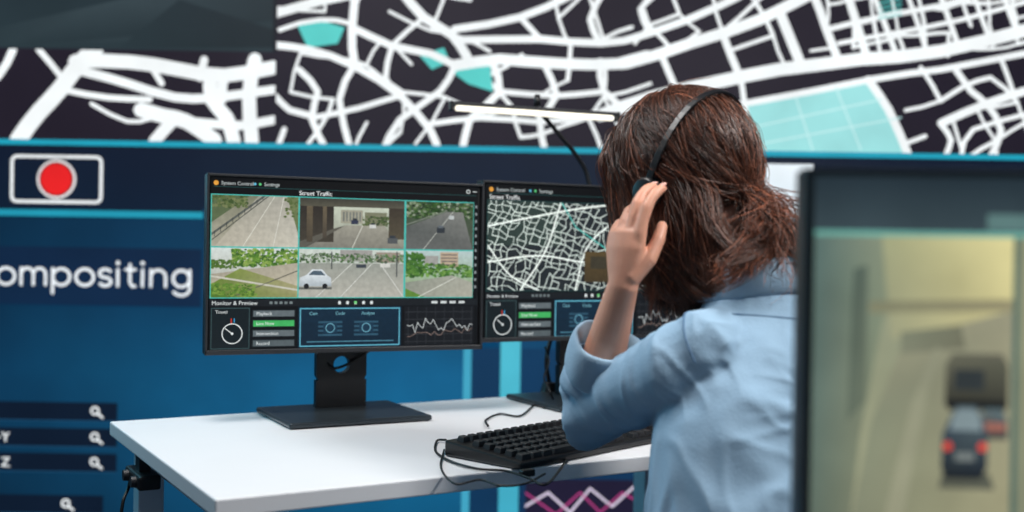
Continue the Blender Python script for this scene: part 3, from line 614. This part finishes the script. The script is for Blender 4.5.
# ------------------------------------------------ person
person = thing('person', 'seated person with brown hair and blue shirt, hand raised to headset', 'person', (0, 0, 0))
HF = V((-.707, .707, -.12)).normalized(); HR = V((.707, .707, 0)); HU = HR.cross(HF); HC = V((.252, 1.58, 1.182))
def hl(f, r, u): return HC + HF * f + HR * r + HU * u
Cn = V((.337, 1.487, 1.045))
SL = V((.236, 1.372, .945)); EL = V((.112, 1.56, .845)); WR = V((.148, 1.458, 1.030))
SR = V((.42, 1.61, .945)); ER = V((.42, 1.80, .83)); WRr = V((.31, 1.94, .795))
bm = bmesh.new()
ell(bm, hl(-.008, 0, .012), HF * .094, HR * .075, HU * .102, 28)
tube(bm, [hl(.03, 0, -.02), hl(.045, 0, -.06), hl(.06, 0, -.098)], [(.06, .055), (.05, .045), (.028, .022)], 16, ref=HR)
ell(bm, hl(.09, 0, -.022), HF * .022, HR * .012, HU * .016, 12); tube(bm, [hl(.088, 0, .018), hl(.1, 0, -.018)], [.008, .011], 8)
ell(bm, hl(.082, 0, .03), HF * .014, HR * .05, HU * .012, 12)
ell(bm, hl(.084, 0, -.062), HF * .014, HR * .024, HU * .012, 12)
for s_ in (-1, 1): ell(bm, hl(-.005, s_ * .079, -.020), HF * .017, HR * .008, HU * .031, 12)
tube(bm, [hl(-.03, 0, -.04), hl(-.05, 0, -.1), Cn + V((0, 0, -.02)), Cn + V((0, 0, -.08))], [.052, .05, .056, .06], 16)
loft(bm, [(PEL + V((0, 0, -.06)), TR * .13, TF * .09), (PEL, TR * .145, TF * .095), (V((.315, 1.42, .72)), TR * .12, TF * .08), (V((.325, 1.455, .88)), TR * .12, TF * .08), (V((.333, 1.478, .97)), TR * .08, TF * .05), (Cn, TR * .05, TF * .045)])
hUp = V((.05, .04, .99)).normalized(); hL_ = -HF.copy(); hL_ = (hL_ - hUp * hL_.dot(hUp)).normalized(); hN_ = hL_.cross(hUp); hN_ = hN_ if hN_.dot(HR) > 0 else -hN_
tube(bm, [SL + TR * .06, SL.lerp(EL, .15), SL.lerp(EL, .5), EL], [.020, .028, .031, .032], 16)
tube(bm, [EL, EL.lerp(WR, .3), EL.lerp(WR, .6), EL.lerp(WR, .85), WR, WR + hUp * .018, WR + hUp * .04], [(.031, .031), (.034, .033), (.0285, .0265), (.024, .021), (.022, .0175), (.0235, .0165), (.027, .0145)], 20, ref=hL_)
tube(bm, [SR - TR * .06, SR.lerp(ER, .15), SR.lerp(ER, .5), ER, ER.lerp(WRr, .3), ER.lerp(WRr, .7), WRr], [.025, .032, .034, .033, .034, .029, .022], 16)
for s_ in (-1, 1):
    hip = PEL + TR * .09 * s_ + V((0, 0, -.02)); kn = hip + TF * .40 + TR * .03 * s_ + V((0, 0, -.02)); an_ = V((kn.x, kn.y, .09)) + TF * .02
    tube(bm, [hip, hip.lerp(kn, .5), kn, kn.lerp(an_, .35), an_], [.078, .068, .052, .05, .033], 16); tube(bm, [an_ - TF * .02 + V((0, 0, -.03)), an_ + TF * .13 + V((0, 0, -.045))], [(.028, .03), (.018, .03)], 12)
def hand(bm, W, hU, hL, hN, bends, spread=(.10, .03, -.05, -.13), k=.82):
    """hL towards the thumb side, hN out of the palm"""
    tube(bm, [W + hU * .01 * k, W + hU * .03 * k, W + hU * .06 * k + hN * -.001, W + hU * .086 * k], [(.0235, .0165), (.027, .0165), (.0315, .0145), (.0295, .0115)], 20, ref=hL, cap=.2)
    ell(bm, W + hU * .035 + hL * .016 + hN * .006, hU * .024, hL * .013, hN * .013, 14)
    tips = []
    for i, (off, ln, r) in enumerate(((.0285, (.044, .028, .022), .0080), (.0095, (.048, .031, .023), .0082), (-.0095, (.044, .029, .022), .0078), (-.0275, (.034, .023, .019), .0070))):
        p = W + hU * (.084 - (.0, -.002, .002, .009)[i]) * k + hL * off * k; pts = [p - hU * .022, p]; a = 0
        side = hU * math.cos(spread[i]) + hL * math.sin(spread[i])
        for l, b in zip(ln, bends[i]):
            a1 = a + math.radians(b) * .5; a += math.radians(b)
            dm = side * math.cos(a1) + hN * math.sin(a1); d = side * math.cos(a) + hN * math.sin(a)
            pts.append(p + dm * l * k * .5); p = p + dm * l * k * .5 + d * l * k * .5; pts.append(p)
        rr = [r * 1.0, r * 1.12, r * .98, r * 1.04, r * .93, r * .95, r * .88, r * .74]
        tube(bm, pts, rr, 12, cap=.7); tips.append((pts[-1], d, (hN * math.cos(a) - side * math.sin(a)), r))
    p = W + hU * .010 + hL * .012; q = p + hU * .026 + hL * .018 + hN * .014; s2 = q + hU * .027 + hL * .002 + hN * .014; s3 = s2 + hU * .020 - hL * .006 + hN * .014
    tube(bm, [p, q, s2, s3], [.014, .0108, .0092, .0076], 12, cap=.7)
    return tips
tips = hand(bm, WR, hUp, hL_, hN_, ((14, 26, 24), (16, 32, 26), (34, 50, 36), (48, 58, 38)), spread=(.10, .02, -.07, -.16))
rU = (WRr - ER).normalized(); rU = (V((rU.x, rU.y, -.12))).normalized(); rN = V((0, 0, -1)); rN = (rN - rU * rN.dot(rU)).normalized(); rL = rU.cross(rN); rL = rL if rL.dot(TR) < 0 else -rL
hand(bm, WRr, rU, rL, rN, ((12, 14, 10),) * 4)
me = remesh(bm, .0023, 3, .5); body = link('body', me, M['skin'], person)
for tp, d, nn, r in tips:
    bm = bmesh.new(); b_ = d.cross(nn); ell(bm, tp - nn * r * .6 + d * .001, d * .006, b_ * .0046, nn * .0018, 10)
    bmo('fingernail', bm, M['nail'], person, True)
for s_ in (-1, 1):
    bm = bmesh.new(); ell(bm, hl(.083, s_ * .031, .006), HF * .011, HR * .014, HU * .008, 14); bmo('eye', bm, M['eye'], person, True)
bm = bmesh.new(); tube(bm, [hl(.093, -.02, -.06), hl(.099, -.008, -.057), hl(.099, .008, -.057), hl(.093, .02, -.06)], [(.003, .003), (.007, .006), (.007, .006), (.003, .003)], 12); bmo('lips', bm, M['lips'], person, True)
# trousers
bm = bmesh.new()
loft(bm, [(PEL + V((0, 0, -.095)), TR * .15, TF * .10), (PEL + V((0, 0, -.04)), TR * .175, TF * .125), (PEL + V((0, 0, .06)), TR * .16, TF * .115), (PEL + V((0, 0, .12)), TR * .15, TF * .105)])
for s_ in (-1, 1):
    hip = PEL + TR * .09 * s_ + V((0, 0, -.02)); kn = hip + TF * .40 + TR * .03 * s_ + V((0, 0, -.02)); an_ = V((kn.x, kn.y, .11)) + TF * .02
    tube(bm, [hip, hip.lerp(kn, .5), kn, kn.lerp(an_, .35), an_], [.09, .08, .064, .062, .055], 18)
link('trousers', remesh(bm, .007, 5), M['trouser'], person)
for s_ in (-1, 1):
    hip = PEL + TR * .09 * s_; kn = hip + TF * .40 + TR * .03 * s_; a_ = V((kn.x, kn.y, 0)) + TF * .02
    bm = bmesh.new(); tube(bm, [a_ - TF * .045 + V((0, 0, .04)), a_ + V((0, 0, .042)), a_ + TF * .08 + V((0, 0, .034)), a_ + TF * .15 + V((0, 0, .028))], [(.036, .04), (.038, .042), (.042, .034), (.036, .026)], 16, ref=TR)
    link('shoe', remesh(bm, .005, 3), M['shoe'], person)
# shirt
bm = bmesh.new()
loft(bm, [(PEL, TR * .19, TF * .138), (V((.308, 1.405, .65)), TR * .172, TF * .125), (V((.313, 1.42, .74)), TR * .162, TF * .118), (V((.322, 1.45, .84)), TR * .163, TF * .118), (V((.330, 1.468, .91)), TR * .155, TF * .110), (V((.335, 1.478, .955)), TR * .132, TF * .095), (V((.338, 1.484, .998)), TR * .096, TF * .076), (V((.337, 1.486, 1.045)), TR * .062, TF * .06)])
cuffL = EL.lerp(WR, .50); cuffR = ER.lerp(WRr, .6)
tube(bm, [SL + TR * .07 + UP * .018, SL + TR * .025 + UP * .006, SL.lerp(EL, .15), SL.lerp(EL, .4), SL.lerp(EL, .7), EL + V((0, 0, -.004)), EL.lerp(WR, .22), EL.lerp(WR, .42)], [.044, .052, .054, .052, .050, .051, .050, .045], 20, cap=.2)
tube(bm, [SR - TR * .06, SR, SR.lerp(ER, .5), ER, ER.lerp(WRr, .3), cuffR], [.050, .056, .055, .054, .05, .046], 20, cap=.2)
me = remesh(bm, .0034, 14, .5)
me.update()
def seg_t(p, a, b):
    d = b - a; t = max(0, min(1, (p - a).dot(d) / d.length_squared)); return t, (p - (a + d * t)).length
nrm = [v.normal.copy() for v in me.vertices]
def ridge(q, k=5.0):
    n_ = abs(noise.noise(q)); return math.exp(-(n_ * k) ** 2) - .25
def soft(q): return noise.noise(q)
def sst(x): x = max(0, min(1, x)); return x * x * (3 - 2 * x)
for v, nn in zip(me.vertices, nrm):
    p = v.co.copy(); t1_, d1 = seg_t(p, SL, EL); t2_, d2 = seg_t(p, EL, WR)
    wrp = noise.noise_vector(p * 6) * .5
    wa = 1 - sst((min(d1, d2) - .05) / .04); wa *= sst((t1_ + t2_ * 1.0) / .35) if d1 <= d2 else 1
    amp = 0
    if wa > 0:
        ax = (EL - SL).normalized(); k = SL; al = (p - k).dot(ax); perp = (p - k) - ax * al
        ax2 = (WR - EL).normalized(); al2 = (p - EL).dot(ax2); perp2 = (p - EL) - ax2 * al2
        w2 = sst((d1 - d2) / .03 + .5); near = math.exp(-((p - EL).length / .11) ** 2)
        def arm(al, perp, ax): q = ax * al * 22 + perp * 6 + wrp; return ridge(q, 6) * (.0030 + .0055 * near) + ridge(q * 1.8 + V((3, 1, 2)), 7) * .002 + soft(q * .5) * .0025
        amp += wa * (arm(al, perp, ax) * (1 - w2) + arm(al2, perp2, ax2) * w2)
    if wa < 1:
        r_ = p - (SL + V((0, 0, -.06))); ang_ = math.atan2(r_.z, r_.dot(TR) + .6 * r_.dot(TF)); rad_ = r_.length
        q = V((ang_ * 2.6, rad_ * 3, p.dot(TF) * 2)) + wrp * .7
        q2 = V((p.dot(TR) * 9 + p.z * 3, p.dot(TF) * 9, p.z * 2.0)) + wrp
        b_ = ridge(q, 6) * .0035 * sst((rad_ - .06) / .08) + ridge(q2, 6) * .0055 + ridge(q2 * 2 + V((5, 2, 1)), 7) * .002 + soft(p * 8) * .002
        amp += (1 - wa) * b_ * min(1, max(.15, (1.02 - p.z) / .12))
    v.co = p + nn * amp
me.update(); shirt = link('shirt', me, M['shirt'], person)
bv = BVHTree.FromPolygons([v.co for v in me.vertices], [tuple(p.vertices) for p in me.polygons])
def seam(name, ctr, a, b, rad, a0, a1, parent, n=30, r=.0013):
    pts = []
    for k in range(n):
        t = a0 + (a1 - a0) * k / (n - 1); q = ctr + a * math.cos(t) * rad + b * math.sin(t) * rad
        h = bv.ray_cast(q, (ctr - q).normalized()); h = h if h[0] else bv.find_nearest(q); pts.append(h[0] + h[1] * .0004)
    bm = bmesh.new(); tube(bm, catmull(pts, 2), r, 6); bmo(name, bm, M['seam'], parent, True)
axs = (EL - SL + TR * -.08).normalized(); e1 = UP - axs * UP.dot(axs); e1.normalize(); e2 = axs.cross(e1)
sg = 1 if (e2.dot(V((0, -1, 0))) > 0) else -1
seam('shoulder_seam', SL + TR * .012 + UP * .004, e1, e2 * sg, .1, -.5, 1.9, shirt, 40)
pts = []
for k in range(26):
    q = V((.338, 1.484, .985)) - TF * .2 + TR * (-.10 + .2 * k / 25) + UP * (.012 * abs(k - 12.5) / 12.5)
    h = bv.ray_cast(q, TF)
    if h[0]: pts.append(h[0] - TF * .0003)
if len(pts) > 4: bm = bmesh.new(); tube(bm, pts, .0011, 6); bmo('yoke_seam', bm, M['seam'], shirt, True)
def cuff(ctr, ax, r, parent):
    ax = ax.normalized(); e1 = (UP - ax * UP.dot(ax)).normalized(); e2 = ax.cross(e1); bm = bmesh.new(); prof = [(-.030, r * 1.0), (-.033, r * 1.14), (-.026, r * 1.22), (-.006, r * 1.24), (.014, r * 1.21), (.026, r * 1.15), (.028, r * 1.03), (.020, r * .93), (.006, r * .88), (-.012, r * .86)]
    R = []; m_ = len(prof)
    for k in range(48):
        a = 2 * PI * k / 48; w_ = 1 + .03 * math.sin(a * 3 + 1) + .015 * math.sin(a * 7); R.append([bm.verts.new(ctr + ax * (x + .003 * math.sin(a * 2)) + (e1 * math.cos(a) + e2 * math.sin(a)) * q * w_) for x, q in prof])
    for k in range(48):
        for j in range(m_): bm.faces.new((R[k][j], R[(k + 1) % 48][j], R[(k + 1) % 48][(j + 1) % m_], R[k][(j + 1) % m_]))
    o = bmo('cuff', bm, M['shirt2'], parent, True); o.modifiers.new('s', 'SUBSURF').levels = 1; o.modifiers['s'].render_levels = 1
cuff(EL.lerp(WR, .46), WR - EL, .043, shirt); cuff(cuffR, WRr - ER, .043, shirt)
bm = bmesh.new(); R = []
for k in range(49):
    a = math.radians(-155) + math.radians(310) * k / 48
    d = -TF * math.cos(a) + TR * math.sin(a); base = V((.333, 1.49, 1.045)) - UP * .012 * (1 - math.cos(a))
    R.append([bm.verts.new(base + d * .060 - UP * .012), bm.verts.new(base + d * .057 + UP * .024), bm.verts.new(base + d * .061 + UP * .028), bm.verts.new(base + d * .068 + UP * .020), bm.verts.new(base + d * (.080 + .006 * abs(math.sin(a))) - UP * .016)])
for k in range(48):
    for j in range(4): bm.faces.new((R[k][j], R[k + 1][j], R[k + 1][j + 1], R[k][j + 1]))
o = bmo('collar', bm, M['shirt2'], shirt, True); md = o.modifiers.new('s', 'SOLIDIFY'); md.thickness = .0022

# ---- hair
AFx, ABx, ARx, AUx = .120, .098, .089, .121
def surf(d, k=1.0):
    d = V(d).normalized(); return V((d.x * (AFx if d.x > 0 else ABx) * k, d.y * ARx * k, d.z * AUx * k + .006))
bm = bmesh.new(); bmesh.ops.create_icosphere(bm, subdivisions=5, radius=1)
for v in bm.verts:
    d = v.co.normalized(); k = .955
    fm = max(0, min(1, (d.x - .30) / .25)) * max(0, min(1, (.50 - d.z) / .25)); k -= .30 * fm
    lowm = max(0, min(1, (-.55 - d.z) / .2)); k -= .22 * lowm
    k += .008 * math.sin(math.atan2(d.y, d.z) * 26 + noise.noise(d * 4) * 5)
    q = surf(d, k); v.co = hl(q.x, q.y, q.z)
hairb = bmo('hair', bm, M['hairbase'], person, True); hairb['label'] = 'long brown hair gathered low at the back'
class Strands:
    def __init__(s): s.v, s.f, s.c = [], [], []
    def add(s, pts, r0, r1, col, tipb=1.35):
        n = 3; k = len(pts); prev = None; i0 = len(s.v)
        for i in range(k):
            t = (pts[min(i + 1, k - 1)] - pts[max(i - 1, 0)]).normalized()
            a = prev if prev else (V((0, 0, 1)) if abs(t.z) < .9 else V((1, 0, 0))); a = (a - t * a.dot(t)).normalized(); b = t.cross(a); prev = a
            u = i / (k - 1); r = (r0 + (r1 - r0) * u ** 2) * min(1, .4 + u * 6)
            m_ = .85 + (tipb - .85) * u * u
            for j in range(n):
                an = 2 * PI * j / n; s.v.append(tuple(pts[i] + a * math.cos(an) * r + b * math.sin(an) * r)); s.c.extend((min(1, col[0] * m_), min(1, col[1] * m_), min(1, col[2] * m_), 1))
        for i in range(k - 1):
            for j in range(n): a = i0 + i * n; s.f.append((a + j, a + (j + 1) % n, a + n + (j + 1) % n, a + n + j))
    def build(s, name, parent, m):
        me = bpy.data.meshes.new(name); me.from_pydata(s.v, [], s.f); ca = me.color_attributes.new('Col', 'FLOAT_COLOR', 'POINT'); ca.data.foreach_set('color', s.c); return link(name, me, m, parent, True)
hr = random.Random(21)
def hcol(b=1.0):
    t = hr.random() ** 1.7; k = b * hr.uniform(.78, 1.2); return lin((min(255, (56 + 84 * t) * k), (34 + 50 * t) * k, (26 + 34 * t) * k))
def clump(SS, guide, n, spread, taper, r0=.00060, r1=.00022, steps=5, b=1.0, wave=.004, curl=0, cf=9):
    n = int(n * 1.9) if n > 3 else n; spread *= 1.35
    gb = hr.uniform(.78, 1.25) * b; cp = hr.uniform(0, 6.28); cd_ = V((hr.uniform(-1, 1), hr.uniform(-1, 1), hr.uniform(-.4, .4))).normalized(); cp0 = V((hr.uniform(0, 9), hr.uniform(0, 9), 0))
    cf *= hr.uniform(.8, 1.3)
    for i in range(n):
        off = V((hr.gauss(0, 1), hr.gauss(0, 1), hr.gauss(0, .7))) * spread; ph = V((hr.uniform(0, 9), hr.uniform(0, 9), hr.uniform(0, 9))); K_ = len(guide); pts = []
        for j, g in enumerate(guide):
            u = j / (K_ - 1); w_ = (1 + (taper - 1) * u); q = V(g) + off * w_ * min(1, .35 + 2 * u); q += (noise.noise_vector(V(g) * 14 + ph) * .6 + noise.noise_vector(V(g) * 11 + cp0)) * wave * min(1, 2 * u); pts.append(q)
        pts = catmull(pts, steps)
        if curl:
            L = len(pts); ph1 = hr.uniform(-.5, .5)
            pts = [p + cd_ * math.sin(cp + ph1 + cf * t / L) * curl * (t / L) for t, p in enumerate(pts)]
        SS.add([hl(*p) for p in pts], r0, r1, hcol(gb))
def arc(d0, d1, d2, n=6, k=1.0, k2=1.0):
    d0, d1, d2 = [V(d).normalized() for d in (d0, d1, d2)]; out = []
    for i in range(n + 1):
        t = i / n; d = d0 * (1 - t) ** 2 + d1 * 2 * t * (1 - t) * 1.0 + d2 * t * t; out.append(surf(d, k + (k2 - k) * t + hr.uniform(-.006, .010)))
    return out
KD_ = V((-1, 0, -.34)); SS = Strands()
for side in (-1, 1):
    for i in range(100 if side < 0 else 45):
        f0 = hr.uniform(-.6, .95)
        clump(SS, arc((f0, hr.uniform(-.05, .12) * -side, 1 - .45 * max(f0, 0)), (f0 * .8 - .1, side * 1.25, hr.uniform(-.45, .75)), KD_ + V((0, side * hr.uniform(0, .25), hr.uniform(-.1, .15))), 7, hr.uniform(1.0, 1.035), 1.0), 14, .0034, .8, wave=.009)
for i in range(50):
    a = hr.uniform(-.8, .8); clump(SS, arc((hr.uniform(-.5, .2), a * .3, 1), (-1, a * 1.1, hr.uniform(.2, .6)), KD_ + V((0, a * .2, 0)), 6, 1.01, 1.0), 14, .0034, .8, wave=.009)
for i in range(80):
    f0 = hr.uniform(.1, .95); m_ = hr.uniform(-.05, .75)
    g = arc((f0, .05, 1 - .3 * f0), (f0 * .9 + .05, -1.3, .75), (m_, -1, hr.uniform(-.35, .05)), 5, 1.02, 1.05)
    e = hr.uniform(-.09, .03); g += [V((g[-1].x * .6 + e * .4, -.084 + hr.uniform(-.012, .010), -.10)), V((e, -.076 + hr.uniform(-.02, .02), -.15 + hr.uniform(-.02, .015))), V((e - .012 + hr.uniform(-.02, .02), -.060 + hr.uniform(-.02, .02), -.19 + hr.uniform(-.02, .03)))]
    clump(SS, g, 13, .004, .8, wave=.009, curl=.012, cf=14)
for i in range(12):
    f0 = hr.uniform(.7, 1.0); g = arc((f0, .0, .9), (f0, -1.0, .7), (hr.uniform(.75, .95), -1, hr.uniform(-.1, .2)), 4, 1.04, 1.12); g += [V((hr.uniform(.07, .09), -.075, -.08)), V((hr.uniform(.05, .08), -.08, -.13))]
    clump(SS, g, 7, .0033, 1.0, wave=.01, curl=.008)
KP = V((-.100, 0, -.040))
for i in range(50):
    e = V((hr.uniform(-.190, -.09), hr.uniform(-.11, .035), hr.uniform(-.175, -.11))); sw = hr.uniform(-.012, .012)
    g = [V((-.088, hr.uniform(-.02, .02), -.03)), KP + V((hr.uniform(-.010, .008), hr.uniform(-.018, .018), hr.uniform(-.014, .010))), KP.lerp(e, .45) + V((-.006 + sw, sw, -.012)), KP.lerp(e, .8) + V((-.004, sw, -.004)), e]
    clump(SS, g, 12, .0034, 1.1, wave=.012, curl=.014, cf=12, b=1.12)
for i in range(62):
    a = hr.uniform(0, 1); s0 = surf((-.75 + .75 * a, -.75, -.25), 1.0); e = V((-.125 + .145 * a + hr.uniform(-.02, .02), -.06 - .01 * a + hr.uniform(-.02, .02), -.155 - .03 * a + hr.uniform(-.02, .02)))
    g = [surf((-.4 + .5 * a, -1, .15), 1.0), s0, s0.lerp(e, .5) + V((-.006, -.006, 0)), e]
    clump(SS, g, 13, .0042, 1.0, wave=.011, curl=.013, cf=11, b=.95)
for i in range(14):
    a = i / 14 * 2 * PI; rr_ = hr.uniform(.010, .020); g = [KP + V((-.004 + .012 * math.sin(a + q * .7), rr_ * math.cos(a + q), rr_ * math.sin(a + q) + .002)) for q in (0, .6, 1.2, 1.8, 2.4)]; clump(SS, g, 9, .0028, 1, wave=.006, b=1.1)
for i in range(200):
    d = V((hr.uniform(-1, .8), hr.uniform(-1, 1), hr.uniform(-.1, 1))); g = arc(d, d + V((-.5, 0, -.1)), d + V((-.9, hr.uniform(-.3, .3), -.5)), 5, 1.03, hr.uniform(1.05, 1.18)); clump(SS, g, 1, .003, 1, .0004, .0002, wave=.014, b=1.3)
for i in range(90):
    e = V((hr.uniform(-.25, -.13), hr.uniform(-.10, .05), hr.uniform(-.19, -.07))); g = [KP, KP + V((-.02, hr.uniform(-.02, .02), -.005)), KP.lerp(e, .6) + V((-.018, 0, 0)), e]
    clump(SS, g, 2, .005, 1.4, .0005, .0002, wave=.018, b=1.35, curl=.016)
so = SS.build('hair_strands', hairb, M['hair']); so['kind'] = 'stuff'

# ------------------------------------------------ headset
ear = hl(.000, -.097, -.026); ear2 = hl(.000, .097, -.026)
hs = thing('headset', 'black headset with thin headband worn over brown hair', 'headset', HC)
def hv(p): return V(p) - HC
tb = math.radians(27); bu_ = HU * math.cos(tb) - HF * math.sin(tb)
pts = []
for k in range(29):
    a = PI * k / 28; pts.append(hv(hl(.000, 0, -.026) - HR * math.cos(a) * .104 + bu_ * math.sin(a) ** .85 * .153))
bm = bmesh.new(); bd_ = HR.cross(bu_); R = []
for i, p in enumerate(pts):
    t = (pts[min(i + 1, 28)] - pts[max(i - 1, 0)]).normalized(); nn = t.cross(bd_).normalized(); wd = .005; th = .0022
    R.append([bm.verts.new(p + bd_ * x * wd + nn * y * th) for x, y in ((-1, -1), (1, -1), (1, 1), (-1, 1))])
for i in range(28):
    for j in range(4): bm.faces.new((R[i][j], R[i][(j + 1) % 4], R[i + 1][(j + 1) % 4], R[i + 1][j]))
bm.faces.new(R[0]); bm.faces.new(R[-1]); bmo('headband', bm, M['plastic'], hs, bevel=.001)
for e, s_ in ((ear, -1), (ear2, 1)):
    bm = bmesh.new(); cyl(bm, hv(e + HR * s_ * .004), hv(e + HR * s_ * .013), .022, .019, 32); bmo('ear_cup', bm, M['plastic'], hs, True, bevel=.003)
    bm = bmesh.new(); cyl(bm, hv(e - HR * s_ * .010), hv(e + HR * s_ * .004), .021, .024, 32); bmo('ear_pad', bm, M['plastic2'], hs, True, bevel=.004)
bm = bmesh.new(); tube(bm, catmull([hv(ear - HR * .008), hv(hl(.05, -.098, -.055)), hv(hl(.09, -.07, -.072)), hv(hl(.112, -.035, -.075))], 6), .002, 8); bmo('microphone_boom', bm, M['plastic'], hs, True)
bm = bmesh.new(); ell(bm, hv(hl(.115, -.03, -.075)), HF * .007, HR * .011, HU * .007, 12); bmo('microphone', bm, M['plastic2'], hs, True)

# ------------------------------------------------ lights
def area(name, loc_, tgt, size, power, col):
    l = bpy.data.lights.new(name, 'AREA'); l.energy = power; l.size = size; l.color = col; o = bpy.data.objects.new(name, l); COL.objects.link(o); o.location = loc_
    o.rotation_euler = (V(tgt) - V(loc_)).to_track_quat('-Z', 'Y').to_euler(); return o
area('ceiling_key_light', (-.7, 1.5, 2.7), (-.15, 2.0, .75), .8, 35, (1, .98, .96))
area('ceiling_side_light', (1.1, 1.0, 2.2), (.3, 1.5, 1.0), .3, 27, (1, .98, .95))
area('added_cyan_light', (-1.6, 2.4, 1.6), (.2, 1.5, .95), .8, 9, (.22, .76, 1))  # extra lamp added back left for cyan on shoulder and desk; no screen stands here
area('camera_side_fill', (-.6, -.8, 1.8), (.2, 1.6, 1.0), 1.2, 2, (.85, .93, 1))
wd = bpy.data.worlds.new('world'); S.world = wd; wd.use_nodes = True; wd.node_tree.nodes['Background'].inputs[0].default_value = (.07, .14, .23, 1); wd.node_tree.nodes['Background'].inputs[1].default_value = .3
